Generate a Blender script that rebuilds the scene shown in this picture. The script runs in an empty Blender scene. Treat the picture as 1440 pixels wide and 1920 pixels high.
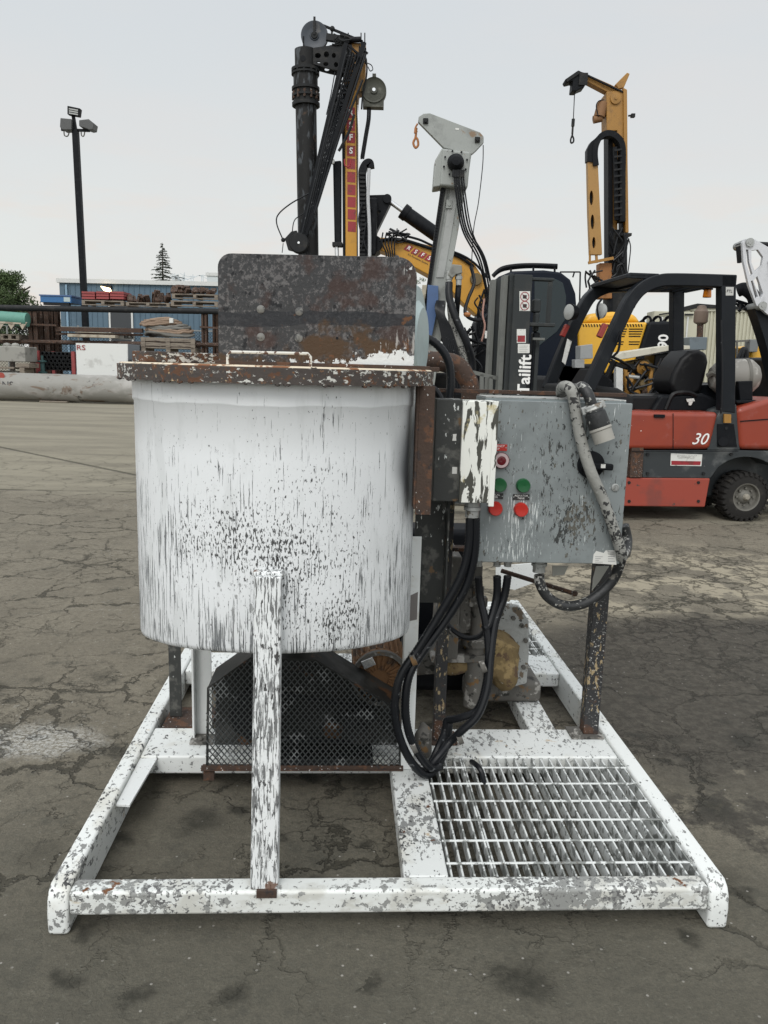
import bpy, bmesh, math, random
from mathutils import Vector as V, Matrix
R = math.radians
random.seed(7)
scn = bpy.context.scene
col = scn.collection
# ------------------------------------------------------------ camera
CAM_H, FPX, PITCH, ROLL = 1.395, 1480.0, R(10.34), R(1.6)
Fw = V((0, math.cos(PITCH), -math.sin(PITCH)))
R0 = V((1, 0, 0)); U0 = V((0, math.sin(PITCH), math.cos(PITCH)))
Rt = R0*math.cos(ROLL) + U0*math.sin(ROLL)
Up = -R0*math.sin(ROLL) + U0*math.cos(ROLL)
cam_d = bpy.data.cameras.new("camera"); cam = bpy.data.objects.new("camera", cam_d); col.objects.link(cam)
cam.matrix_world = Matrix(((Rt.x, Up.x, -Fw.x, 0), (Rt.y, Up.y, -Fw.y, 0), (Rt.z, Up.z, -Fw.z, CAM_H), (0, 0, 0, 1)))
cam_d.sensor_fit = 'VERTICAL'; cam_d.sensor_height = 36; cam_d.lens = FPX/1920*36
cam_d.clip_start = .05; cam_d.clip_end = 3000
scn.camera = cam
scn.render.resolution_x, scn.render.resolution_y = 768, 1024
# ------------------------------------------------------------ exposure
scn.view_settings.view_transform = 'Standard'; scn.view_settings.look = 'None'
scn.view_settings.exposure = 0.0; scn.view_settings.gamma = 1.0
# ------------------------------------------------------------ node helper
class NT:
    def __init__(s, tree): s.t = tree; s.n = tree.nodes; s.l = tree.links
    def node(s, typ, **kw):
        n = s.n.new(typ)
        for k, v in kw.items(): setattr(n, k, v)
        return n
    def put(s, sock, v):
        if v is None: return
        if isinstance(v, bpy.types.NodeSocket): s.l.new(v, sock)
        elif isinstance(v, (tuple, list)) and sock.type == 'RGBA': sock.default_value = (v[0], v[1], v[2], 1)
        else: sock.default_value = v
    def math(s, op, a, b=None, c=None, clamp=False):
        n = s.node('ShaderNodeMath', operation=op, use_clamp=clamp)
        s.put(n.inputs[0], a); s.put(n.inputs[1], b)
        if c is not None: s.put(n.inputs[2], c)
        return n.outputs[0]
    def mix(s, f, a, b):
        n = s.node('ShaderNodeMix', data_type='RGBA')
        s.put(n.inputs[0], f); s.put(n.inputs[6], a); s.put(n.inputs[7], b)
        return n.outputs[2]
    def noise(s, vec, scale, detail=4, rough=.6, dist=0):
        n = s.node('ShaderNodeTexNoise'); s.put(n.inputs['Vector'], vec)
        n.inputs['Scale'].default_value = scale; n.inputs['Detail'].default_value = detail
        n.inputs['Roughness'].default_value = rough; n.inputs['Distortion'].default_value = dist
        return n.outputs
    def vor(s, vec, scale, feature='F1', dim='3D'):
        n = s.node('ShaderNodeTexVoronoi', feature=feature, voronoi_dimensions=dim); s.put(n.inputs['Vector'], vec)
        n.inputs['Scale'].default_value = scale
        return n.outputs
    def map(s, vec, scale=(1, 1, 1), loc=(0, 0, 0), rot=(0, 0, 0)):
        n = s.node('ShaderNodeMapping'); s.put(n.inputs[0], vec)
        n.inputs['Scale'].default_value = scale; n.inputs['Location'].default_value = loc; n.inputs['Rotation'].default_value = rot
        return n.outputs[0]
    def step(s, v, lo, hi, a=0.0, b=1.0):
        n = s.node('ShaderNodeMapRange', interpolation_type='SMOOTHSTEP'); n.clamp = True
        s.put(n.inputs[0], v)
        for i, x in enumerate((lo, hi, a, b)): s.put(n.inputs[i+1], x)
        return n.outputs[0]
    def sep(s, v):
        n = s.node('ShaderNodeSeparateXYZ'); s.put(n.inputs[0], v); return n.outputs
    def comb(s, x, y, z):
        n = s.node('ShaderNodeCombineXYZ')
        for i, v in enumerate((x, y, z)): s.put(n.inputs[i], v)
        return n.outputs[0]
    def vadd(s, a, b, op='ADD'):
        n = s.node('ShaderNodeVectorMath', operation=op); s.put(n.inputs[0], a); s.put(n.inputs[1], b); return n.outputs[0]
    def vscale(s, a, k):
        n = s.node('ShaderNodeVectorMath', operation='SCALE'); s.put(n.inputs[0], a); n.inputs[3].default_value = k; return n.outputs[0]
# ------------------------------------------------------------ world: overcast sky over a Nishita base
SUN_EL, SUN_AZ = R(46), R(196)      # azimuth clockwise from +Y; behind the camera, a little to the left
world = bpy.data.worlds.new("World"); scn.world = world; world.use_nodes = True
wt = NT(world.node_tree); wt.n.clear()
sky = wt.node('ShaderNodeTexSky', sky_type='NISHITA', sun_disc=False, sun_elevation=SUN_EL, sun_rotation=SUN_AZ)
sky.dust_density = 3; sky.air_density = 1.2
tc = wt.node('ShaderNodeTexCoord')
dirv = tc.outputs['Generated']
sx = wt.sep(dirv)
el = sx[2]
g1 = wt.step(el, -.02, .42)
c_low, c_high = (.925, .945, .905), (.775, .815, .845)
cl = wt.mix(g1, c_low, c_high)
cn = wt.noise(wt.map(dirv, (1.2, 1.2, 4.5)), 2.2, 5, .55)[0]
cl = wt.mix(wt.step(cn, .38, .66, 0, .45), cl, (.86, .84, .83))
wn = wt.noise(wt.map(dirv, (2, 2, 9), (3.1, .4, .8)), 2.6, 5, .6)[0]
warm = wt.math('MULTIPLY', wt.step(wn, .50, .66), wt.step(el, .30, .06))
cl = wt.mix(wt.math('MULTIPLY', warm, .6), cl, (.95, .84, .76))
# thinner, brighter cloud overhead and towards the hidden sun behind the camera
sv = V((math.sin(SUN_AZ)*math.cos(SUN_EL), math.cos(SUN_AZ)*math.cos(SUN_EL), math.sin(SUN_EL)))
dp = wt.node('ShaderNodeVectorMath', operation='DOT_PRODUCT'); wt.put(dp.inputs[0], dirv); dp.inputs[1].default_value = sv
glow = wt.step(dp.outputs['Value'], -.1, 1.0, 1.0, 2.0)
vs = wt.node('ShaderNodeVectorMath', operation='SCALE'); wt.put(vs.inputs[0], cl); wt.put(vs.inputs[3], glow)
bg1 = wt.node('ShaderNodeBackground'); wt.put(bg1.inputs[0], vs.outputs[0]); bg1.inputs[1].default_value = .93
bg2 = wt.node('ShaderNodeBackground'); wt.put(bg2.inputs[0], sky.outputs[0]); bg2.inputs[1].default_value = .06
mx = wt.node('ShaderNodeMixShader'); mx.inputs[0].default_value = .08
wt.l.new(bg1.outputs[0], mx.inputs[1]); wt.l.new(bg2.outputs[0], mx.inputs[2])
wo = wt.node('ShaderNodeOutputWorld'); wt.l.new(mx.outputs[0], wo.inputs[0])
sd = bpy.data.lights.new("sun", 'SUN'); sd.energy = 1.45; sd.angle = R(25); sd.color = (1, .97, .93)
sun = bpy.data.objects.new("sun", sd); col.objects.link(sun)
sun.rotation_euler = (-sv).to_track_quat('-Z', 'Y').to_euler()
# ------------------------------------------------------------ pixel <-> place helpers (photo 1440 x 1920)
CP = V((0, 0, CAM_H))
def ray(x, y): return Fw + Rt*((x-720)/FPX) - Up*((y-960)/FPX)
class Frame:
    """a machine's own ground frame: origin, yaw; q() = local point on its plane at local depth b, g() = at height z"""
    def __init__(s, ox, oy, yaw=0.0, oz=0.0):
        s.o = V((ox, oy, oz)); s.yaw = yaw
        s.ax = V((math.cos(yaw), math.sin(yaw), 0)); s.ay = V((-math.sin(yaw), math.cos(yaw), 0))
    def loc(s, p): d = p - s.o; return V((d.dot(s.ax), d.dot(s.ay), d.z))
    def q(s, x, y, b=0.0):
        d = ray(x, y); t = (s.o + s.ay*b - CP).dot(s.ay)/d.dot(s.ay); return s.loc(CP + d*t)
    def g(s, x, y, z=0.0):
        d = ray(x, y); return s.loc(CP + d*((z - CAM_H)/d.z))
    def qs(s, pts, b=0.0): return [s.q(x, y, b) for x, y in pts]
    def root(s, name, label, cat, group=None):
        o = bpy.data.objects.new(name, None); col.objects.link(o); o.empty_display_size = .3
        o.location = s.o; o.rotation_euler = (0, 0, s.yaw)
        o['label'] = label; o['category'] = cat
        if group: o['group'] = group
        return o
def tag(o, label=None, cat=None, group=None, kind=None):
    if label: o['label'] = label
    if cat: o['category'] = cat
    if group: o['group'] = group
    if kind: o['kind'] = kind
    return o
# ------------------------------------------------------------ mesh builder
class B:
    def __init__(s): s.v = []; s.f = []
    def add(s, vs, fs):
        k = len(s.v); s.v += [V(v) for v in vs]; s.f += [tuple(i+k for i in f) for f in fs]; return s
    def bx(s, x0, x1, y0, y1, z0, z1):
        return s.add([(x0,y0,z0),(x1,y0,z0),(x1,y1,z0),(x0,y1,z0),(x0,y0,z1),(x1,y0,z1),(x1,y1,z1),(x0,y1,z1)],
                     [(0,3,2,1),(4,5,6,7),(0,1,5,4),(1,2,6,5),(2,3,7,6),(3,0,4,7)])
    def beam(s, p, q, w, h, up=(0, 0, 1)):
        p, q = V(p), V(q); d = (q-p).normalized(); u = V(up)
        if abs(d.dot(u)) > .98: u = V((0, 1, 0))
        r = d.cross(u).normalized(); u = r.cross(d).normalized()
        c = []
        for e in (p, q):
            c += [e - r*w/2 - u*h/2, e + r*w/2 - u*h/2, e + r*w/2 + u*h/2, e - r*w/2 + u*h/2]
        return s.add(c, [(0,1,2,3),(7,6,5,4),(0,4,5,1),(1,5,6,2),(2,6,7,3),(3,7,4,0)])
    def ring(s, c, d, r, n, u=None):
        d = V(d).normalized()
        if u is None: u = V((0, 0, 1)) if abs(d.z) < .9 else V((1, 0, 0))
        a = d.cross(u).normalized(); b = d.cross(a).normalized()
        return [V(c) + a*(r*math.cos(2*math.pi*i/n)) + b*(r*math.sin(2*math.pi*i/n)) for i in range(n)]
    def cyl(s, p, q, r, r2=None, n=24, cap=True):
        p, q = V(p), V(q); r2 = r if r2 is None else r2; d = q-p
        vs = s.ring(p, d, r, n) + s.ring(q, d, r2, n)
        fs = [(i, (i+1) % n, n+(i+1) % n, n+i) for i in range(n)]
        if cap: fs += [tuple(reversed(range(n))), tuple(range(n, 2*n))]
        return s.add(vs, fs)
    def lathe(s, p, d, prof, n=32, cap=True):
        p = V(p); d = V(d).normalized(); vs = []; m = len(prof)
        for (t, r) in prof: vs += s.ring(p + d*t, d, max(r, 1e-5), n)
        fs = [(k*n+i, k*n+(i+1) % n, (k+1)*n+(i+1) % n, (k+1)*n+i) for k in range(m-1) for i in range(n)]
        if cap: fs += [tuple(reversed(range(n))), tuple(range((m-1)*n, m*n))]
        return s.add(vs, fs)
    def tube(s, pts, r, n=10, smooth=True, res=8, ridge=0.0, pitch=.006, closed=False):
        pts = [V(p) for p in pts]
        if smooth and len(pts) > 2:
            out = []; P = [pts[0]] + pts + [pts[-1]]
            for i in range(1, len(P)-2):
                a, b, c, e = P[i-1], P[i], P[i+1], P[i+2]
                for k in range(res):
                    t = k/res
                    out.append(.5*((2*b) + (c-a)*t + (2*a-5*b+4*c-e)*t*t + (3*b-a-3*c+e)*t**3))
            out.append(pts[-1]); pts = out
        if ridge:
            L = [0]
            for i in range(1, len(pts)): L.append(L[-1] + (pts[i]-pts[i-1]).length)
            m = max(4, int(L[-1]/pitch)); new = []; j = 0
            for k in range(m+1):
                t = L[-1]*k/m
                while j < len(L)-2 and L[j+1] < t: j += 1
                u = (t-L[j])/max(1e-9, L[j+1]-L[j]); new.append(pts[j].lerp(pts[j+1], u))
            pts = new
        vs = []; u = None
        for i, p in enumerate(pts):
            d = (pts[min(i+1, len(pts)-1)] - pts[max(i-1, 0)]).normalized()
            if u is None: u = V((0, 0, 1)) if abs(d.z) < .9 else V((1, 0, 0))
            a = d.cross(u).normalized(); b = a.cross(d).normalized(); u = b
            rr = (r[min(i, len(r)-1)] if isinstance(r, list) else r)*(1 + (ridge if i % 2 else -ridge))
            vs += [p + a*(rr*math.cos(2*math.pi*k/n)) + b*(rr*math.sin(2*math.pi*k/n)) for k in range(n)]
        m = len(pts)
        fs = [(k*n+i, k*n+(i+1) % n, (k+1)*n+(i+1) % n, (k+1)*n+i) for k in range(m-1) for i in range(n)]
        fs += [tuple(reversed(range(n))), tuple(range((m-1)*n, m*n))]
        return s.add(vs, fs)
    def prism(s, pts, d):
        pts = [V(p) for p in pts]; d = V(d); n = len(pts)
        fs = [tuple(range(n)), tuple(reversed(range(n, 2*n)))] + [(i, n+i, n+(i+1) % n, (i+1) % n) for i in range(n)]
        return s.add(pts + [p+d for p in pts], fs)
    def plate_hole(s, outer, holes, d):
        """outer polygon with round/any holes, in the XZ plane, extruded by d; triangulated by bmesh"""
        bm = bmesh.new(); loops = []
        for lp in [outer] + holes:
            vs = [bm.verts.new(p) for p in lp]; loops.append(vs)
        es = []
        for vs in loops:
            for i in range(len(vs)): es.append(bm.edges.new((vs[i], vs[(i+1) % len(vs)])))
        bmesh.ops.triangle_fill(bm, edges=es, use_beauty=True)
        bm.verts.index_update()
        vv = [v.co.copy() for v in bm.verts]; n = len(vv); d = V(d)
        fs = [tuple(v.index for v in f.verts) for f in bm.faces]
        k = 0; side = []
        for lp in [outer] + holes:
            m = len(lp); side += [(k+i, k+(i+1) % m, n+k+(i+1) % m, n+k+i) for i in range(m)]; k += m
        bm.free()
        return s.add(vv + [p+d for p in vv], fs + [tuple(i+n for i in reversed(f)) for f in fs] + side)
    def sph(s, c, r, n=12, sc=(1, 1, 1)):
        c = V(c); vs = []; m = n//2
        for j in range(m+1):
            ph = math.pi*j/m
            for i in range(n):
                th = 2*math.pi*i/n
                vs.append(c + V((sc[0]*r*math.sin(ph)*math.cos(th), sc[1]*r*math.sin(ph)*math.sin(th), sc[2]*r*math.cos(ph))))
        return s.add(vs, [(j*n+i, j*n+(i+1) % n, (j+1)*n+(i+1) % n, (j+1)*n+i) for j in range(m) for i in range(n)])
    def make(s, name, mat, parent=None, bevel=0, seg=2, smooth=35, label=None):
        me = bpy.data.meshes.new(name)
        me.from_pydata([tuple(v) for v in s.v], [], s.f)
        bm = bmesh.new(); bm.from_mesh(me); bmesh.ops.remove_doubles(bm, verts=bm.verts, dist=1e-5)
        bmesh.ops.recalc_face_normals(bm, faces=bm.faces); bm.to_mesh(me); bm.free()
        if smooth:
            for p in me.polygons: p.use_smooth = True
            me.set_sharp_from_angle(angle=R(smooth))
        me.materials.append(mat)
        o = bpy.data.objects.new(name, me); col.objects.link(o)
        if parent: o.parent = parent
        if bevel:
            m = o.modifiers.new("bevel", 'BEVEL'); m.width = bevel; m.segments = seg; m.limit_method = 'ANGLE'; m.angle_limit = R(40)
            m.harden_normals = True
        if label: o['label'] = label
        return o
def text(name, s, size, mat, parent, at, th=.002, rotz=0.0, tilt=0.0, yaw=0.0, shear=0.0, align='CENTER', sx=1.0, bold=0.0, flatz=False):
    """lettering as a thin mesh facing -Y; tilt turns it in its own plane"""
    cu = bpy.data.curves.new("txt", 'FONT'); cu.body = s; cu.size = size; cu.extrude = th; cu.align_x = align; cu.align_y = 'CENTER'
    cu.shear = shear; cu.offset = bold; cu.resolution_u = 3
    t = bpy.data.objects.new("txt", cu); col.objects.link(t)
    me = bpy.data.meshes.new_from_object(t.evaluated_get(bpy.context.evaluated_depsgraph_get()))
    bpy.data.objects.remove(t); bpy.data.curves.remove(cu)
    M = Matrix.Translation(V(at)) @ Matrix.Rotation(yaw, 4, 'Z') @ Matrix.Rotation(math.pi/2, 4, 'X') @ Matrix.Rotation(tilt, 4, 'Z') @ Matrix.Diagonal((sx, 1, 1, 1))
    me.transform(M); me.name = name; me.materials.clear(); me.materials.append(mat)
    o = bpy.data.objects.new(name, me); col.objects.link(o); o.parent = parent
    return o
# ------------------------------------------------------------ materials
def mat(name, base, rough=.6, metal=0.0, layers=(), bump=0.0, bscale=60, var=.0, vscale=3.0, coord='Object', vec=None, spec=.5, coat=0.0, k=1.0):
    """base colour + wear layers.  layer = dict(c=colour, s=scale, t=threshold, w=softness, st=(sx,sy,sz) stretch,
       d=detail, lo=(scale, amount) patchiness, z=[(cx,cy,cz,rx,ry,rz,gain)...] worn zones, r=rough)"""
    m = bpy.data.materials.new(name); m.use_nodes = True; t = NT(m.node_tree)
    bs = t.n['Principled BSDF']; tcn = t.node('ShaderNodeTexCoord'); P = tcn.outputs[coord]
    if vec: P = vec(t, P)
    c = t.mix(0, base, base)
    if var:
        nv = t.noise(P, vscale, 5, .6)[0]
        c = t.mix(t.step(nv, .3, .7), tuple(x*(1-var) for x in base), tuple(min(1, x*(1+var)) for x in base))
    rg = t.math('ADD', rough, 0.0); H = None; k_ = k
    for i, L in enumerate(layers):
        PP = t.map(P, L.get('st', (1, 1, 1)), (i*3.7, i*1.3, i*2.1), L.get('rot', (0, 0, 0)))
        n = t.noise(PP, L['s']*k_, L.get('d', 4), L.get('ro', .6), L.get('di', 0))[0]
        if 'lo' in L:
            ln = t.noise(P, L['lo'][0], 2, .5)[0]
            n = t.math('ADD', n, t.math('MULTIPLY', t.math('SUBTRACT', ln, .5), L['lo'][1]))
        for (cx, cy, cz, rx, ry, rz, g) in L.get('z', ()):
            v = t.vadd(t.vadd(P, (cx, cy, cz), 'SUBTRACT'), (1/rx, 1/ry, 1/rz), 'MULTIPLY')
            ln = t.node('ShaderNodeVectorMath', operation='LENGTH'); t.put(ln.inputs[0], v)
            n = t.math('ADD', n, t.step(ln.outputs['Value'], 1.0, .15, 0.0, g))
        kk = t.step(n, L['t'], L['t'] + L.get('w', .02))
        if 'a' in L: kk = t.math('MULTIPLY', kk, L['a'])
        c = t.mix(kk, c, L['c'])
        if 'r' in L: rg = t.math('ADD', rg, t.math('MULTIPLY', kk, L['r'] - rough))
        if L.get('b'): H = t.math('MULTIPLY', kk, -L['b']) if H is None else t.math('SUBTRACT', H, t.math('MULTIPLY', kk, L['b']))
    t.put(bs.inputs['Base Color'], c); t.put(bs.inputs['Roughness'], rg); bs.inputs['Metallic'].default_value = metal
    bs.inputs['Specular IOR Level'].default_value = spec
    if coat: bs.inputs['Coat Weight'].default_value = coat; bs.inputs['Coat Roughness'].default_value = .15
    if bump or H is not None:
        h = t.math('MULTIPLY', t.noise(P, bscale, 5, .6)[0], bump)
        if H is not None: h = t.math('ADD', h, H)
        bn = t.node('ShaderNodeBump'); bn.inputs['Strength'].default_value = .8; bn.inputs['Distance'].default_value = .01
        t.put(bn.inputs['Height'], h); t.l.new(bn.outputs[0], bs.inputs['Normal'])
    return m
WH = (.78, .80, .80)
GR = (.24, .25, .255); DK = (.035, .036, .038); RU = (.13, .05, .02); CR = (.62, .50, .33)
M = {}
M['skid'] = mat('chipped white skid paint', (.66, .68, .665), .5, layers=[
    dict(c=(.48, .465, .40), s=5, t=.50, w=.18, d=6, a=.6),
    dict(c=(.21, .215, .21), s=58, st=(1.2, .6, 1), t=.592, w=.012, d=6, ro=.64, lo=(3.0, .36), b=.12, r=.75),
    dict(c=(.045, .045, .045), s=85, st=(1, .7, 1), t=.64, w=.02, d=4, lo=(5, .4), b=.1),
    dict(c=(.40, .25, .09), s=16, t=.68, w=.07, d=6, lo=(3, .25), a=.7),
    dict(c=(.10, .040, .018), s=30, t=.70, w=.03, d=6, lo=(3, .25), b=.1)], bump=.06, bscale=40)
M['skid_face'] = mat('scraped white front beam', (.66, .68, .66), .5, layers=[
    dict(c=(.50, .50, .46), s=6, t=.48, w=.10, d=5, st=(1, 1, 2), a=.85),
    dict(c=(.25, .255, .245), s=46, t=.55, w=.012, d=6, ro=.62, lo=(3.4, .50), b=.12, r=.75),
    dict(c=(.13, .13, .13), s=110, t=.62, w=.02, d=4, lo=(5, .4), b=.1),
    dict(c=(.50, .38, .20), s=9, t=.64, w=.08, d=6, a=.6, st=(.5, 1, 1.6)),
    dict(c=(.15, .06, .022), s=40, t=.74, w=.05, d=6, lo=(3, .2), z=[(-.66, .02, .115, .10, .06, .03, .20), (.80, .03, .115, .10, .06, .03, .20)], b=.1)], bump=.08, bscale=40)
XC, RT = -.277, .385; YC = .08 + RT
def cylvec(t, P):
    s = t.sep(t.vadd(P, (XC, YC, 0), 'SUBTRACT'))
    th = t.math('ARCTAN2', s[0], t.math('MULTIPLY', s[1], -1))
    return t.comb(t.math('MULTIPLY', th, RT), 0.0, s[2])
M['tank'] = mat('white tank paint worn to grey in vertical scrapes', (.70, .72, .73), .40, layers=[
    dict(c=(.56, .58, .58), s=5, t=.52, w=.12, a=.45, st=(3, 1, .8)),
    dict(c=(.17, .18, .185), s=26, st=(9, 1, .36), d=5, ro=.7, t=.655, w=.010, lo=(10, .24),
         z=[(-.48, 0, .84, .24, 1, .46, .085), (0, 0, .585, .9, 1, .30, .055), (.46, 0, .80, .22, 1, .40, .075), (0, 0, .80, 1.3, 1, .55, .05), (-.30, 0, .95, .12, 1, .3, .04), (-.14, 0, .68, .06, 1, .2, .05), (-.55, 0, 1.05, .10, 1, .30, .06)], b=.08, r=.7),
    dict(c=(.09, .095, .10), s=15, st=(10, 1, .22), d=4, ro=.6, t=.70, w=.015, lo=(8, .2),
         z=[(-.13, 0, .66, .12, 1, .28, .12), (.03, 0, .64, .12, 1, .26, .11), (-.50, 0, .80, .14, 1, .36, .10), (.2, 0, .66, .24, 1, .2, .09), (.48, 0, .72, .14, 1, .3, .09), (-.30, 0, .68, .12, 1, .24, .09)], b=.08),
    dict(c=(.065, .067, .067), s=150, st=(1.3, 1, .5), d=3.5, ro=.62, t=.682, w=.02, lo=(11, .20),
         z=[(-.02, 0, .97, .17, 1, .16, .065), (.10, 0, .88, .20, 1, .24, .06), (.2, 0, .74, .12, 1, .14, .10), (-.16, 0, .98, .14, 1, .1, .07), (.02, 0, .98, .55, 1, .44, .06)], b=.1, r=.7),
    dict(c=(.33, .34, .34), s=30, st=(1.6, 1, .6), d=6, ro=.7, t=.72, w=.02, lo=(6, .2),
         z=[(-.06, 0, .86, .14, 1, .26, .12), (.02, 0, .70, .3, 1, .12, .1), (-.1, 0, 1.12, .3, 1, .1, .06)], b=.05),
    dict(c=(.03, .03, .03), s=60, st=(1.3, 1, .45), d=5, t=.74, w=.02, z=[(-.0, 0, .98, .17, 1, .09, .10), (.03, 0, .86, .05, 1, .12, .12)], b=.1),
    dict(c=(.055, .06, .065), s=3, t=.72, w=.62, d=2, z=[(.60, 0, 1.15, .38, 1, .32, 1.05)], a=.95)],  # right edge darkened in the paint, imitating occlusion beside the channel
    vec=cylvec, bump=.02, bscale=25)
M['tank_post'] = mat('white post with long dark scrapes', (.70, .72, .72), .5, layers=[
    dict(c=(.15, .155, .155), s=40, st=(6, 6, .40), d=5, ro=.65, t=.545, w=.02, lo=(7, .3), z=[(-.28, .03, .62, .1, .2, .32, .06), (-.30, .03, .35, .02, .2, .3, .06)], b=.1, r=.75),
    dict(c=(.06, .06, .06), s=95, st=(1.3, 1.3, .5), d=4, t=.61, w=.02, b=.1, lo=(6, .35)),
    dict(c=(.13, .06, .03), s=20, t=.68, w=.04, z=[(-.27, 0, .125, .08, .08, .03, .2)], lo=(9, .1), a=.9)], bump=.05)
M['white_clean'] = mat('white steel paint with few chips', (.68, .70, .69), .5, k=2, layers=[
    dict(c=GR, s=26, t=.68, w=.02, d=5, lo=(4, .4), b=.1), dict(c=DK, s=60, t=.70, w=.02, d=4, lo=(6, .3)),
    dict(c=(.5, .48, .42), s=5, t=.55, w=.12, a=.5)], bump=.04)
M['lid'] = mat('rusted lid rim with flaking white paint', (.055, .045, .04), .75, k=1.9, layers=[
    dict(c=(.10, .045, .022), s=22, t=.52, w=.06, d=6, lo=(3, .3)),
    dict(c=(.20, .10, .045), s=40, t=.62, w=.05, d=5),
    dict(c=(.56, .56, .52), s=40, st=(.7, .7, 1.4), t=.56, w=.015, d=6, ro=.65, lo=(4, .5), b=-.15),
    dict(c=(.40, .30, .18), s=34, t=.64, w=.04, d=5)], bump=.3, bscale=50)
M['lid_top'] = mat('cream crusted lid top', (.60, .52, .40), .85, k=1.6, layers=[
    dict(c=(.20, .08, .03), s=16, t=.53, w=.05, d=6, lo=(3, .3)), dict(c=(.04, .03, .025), s=30, t=.62, w=.03, d=5)], bump=.4, bscale=50)
M['plate'] = mat('dark weathered splash plate', (.036, .037, .039), .62, k=1.9, spec=.3, layers=[
    dict(c=(.135, .13, .13), s=42, t=.50, w=.06, d=6, ro=.75, lo=(6, .2), st=(1, 1, .8), a=.75),
    dict(c=(.010, .011, .013), s=24, t=.60, w=.05, d=5, st=(1, 1, .7)),
    dict(c=(.045, .024, .019), s=6, t=.54, w=.14, d=6, a=.75, z=[(-.10, .4, 1.62, .2, .4, .12, .10), (.07, .4, 1.5, .08, .4, .2, .12)]),
    dict(c=(.016, .018, .022), s=2.5, st=(1, 1, 3.5), t=.72, w=.06, d=4, z=[(-.17, .4, 1.522, .9, .4, .026, .50), (-.36, .4, 1.50, .25, .4, .016, .45)], a=.8),
    dict(c=(.060, .035, .018), s=8, t=.64, w=.14, d=6, z=[(-.08, .4, 1.44, .26, .4, .13, .26), (-.40, .4, 1.40, .3, .4, .05, .25)]),
    dict(c=(.11, .05, .022), s=22, t=.71, w=.06, d=6, z=[(-.08, .4, 1.42, .3, .4, .1, .13), (.06, .4, 1.50, .05, .4, .12, .12)]),
    dict(c=(.60, .62, .62), s=34, t=.72, w=.02, d=6, ro=.65, st=(1, 1, .8), z=[(.03, .4, 1.408, .21, .4, .062, .32), (-.16, .4, 1.400, .4, .4, .022, .20), (.065, .4, 1.66, .05, .4, .04, .14)], lo=(9, .2), b=-.1),
    dict(c=(.46, .45, .43), s=18, st=(2.5, 1, .5), t=.70, w=.06, d=6, z=[(.06, .4, 1.46, .12, .4, .1, .15), (.07, .4, 1.64, .05, .4, .05, .12)], a=.6)], bump=.25, bscale=120)
M['rust'] = mat('brown rusted steel', (.050, .030, .021), .85, k=1.5, layers=[
    dict(c=(.095, .045, .024), s=16, t=.52, w=.08, d=6), dict(c=(.03, .022, .02), s=22, t=.58, w=.05, d=6),
    dict(c=(.62, .62, .60), s=70, t=.67, w=.02, d=4, lo=(5, .3))], bump=.4, bscale=60)
M['black_post'] = mat('black post with cream and rust chips', (.022, .022, .023), .6, k=1.7, layers=[
    dict(c=(.30, .23, .13), s=26, t=.60, w=.03, d=6, st=(1.5, 1.5, .6), lo=(3, .5)),
    dict(c=(.075, .036, .020), s=12, t=.58, w=.12, d=6, lo=(2.5, .4), z=[(.8, .85, .12, .2, .2, .10, .14), (.25, .83, .12, .2, .2, .16, .14)]),
    dict(c=(.42, .42, .40), s=95, t=.66, w=.02, d=5, lo=(4, .3))], bump=.2, bscale=60)
M['splat_black'] = mat('black steel splashed with cement', (.03, .032, .03), .65, k=1.5, layers=[
    dict(c=(.10, .10, .09), s=9, t=.52, w=.1, d=5), dict(c=(.60, .62, .60), s=30, st=(1.6, 1.6, .6), t=.65, w=.02, d=6, lo=(5, .4)),
    dict(c=(.13, .08, .04), s=14, t=.64, w=.06, d=5)], bump=.15)
M['box'] = mat('scratched grey cabinet paint', (.195, .218, .220), .48, k=1.9, layers=[
    dict(c=(.165, .185, .187), s=5, t=.48, w=.15, d=4),
    dict(c=(.045, .046, .042), s=16, st=(4.5, 1, .7), rot=(0, R(24), 0), d=5, ro=.65, t=.66, w=.015, lo=(6, .25), z=[(.62, .62, 1.06, .2, .3, .3, .07), (.50, .62, 1.22, .15, .3, .12, .05)]),
    dict(c=(.06, .06, .052), s=16, st=(4.5, 1, .7), rot=(0, R(-30), 0), d=5, ro=.65, t=.69, w=.015, lo=(6, .25), z=[(.60, .62, 1.0, .2, .3, .3, .07)]),
    dict(c=(.030, .033, .032), s=26, st=(1.5, 1, .75), rot=(0, R(20), 0), d=6, ro=.7, t=.645, w=.02, lo=(8, .3),
         z=[(.60, .62, 1.1, .17, .3, .26, .075), (.63, .62, .92, .12, .3, .14, .09), (.73, .62, 1.2, .06, .3, .12, .08)], r=.7),
    dict(c=(.085, .08, .065), s=40, st=(1.2, 1, .8), d=5, t=.67, w=.03, lo=(7, .3), z=[(.63, .62, .93, .10, .3, .12, .11), (.58, .62, 1.16, .12, .3, .12, .05)]),
    dict(c=(.66, .69, .68), s=26, st=(7, 1, .36), d=5, ro=.65, t=.675, w=.015, lo=(10, .2),
         z=[(.46, .62, .98, .09, .3, .2, .085), (.40, .62, .86, .12, .3, .08, .09), (.50, .62, .9, .04, .3, .14, .07), (.66, .62, 1.0, .05, .3, .08, .05)], r=.6)], bump=.015)
M['box_side'] = mat('plain grey cabinet side', (.18, .21, .215), .5, layers=[dict(c=(.05, .05, .05), s=30, t=.64, w=.02, d=5, lo=(6, .3))])
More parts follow.
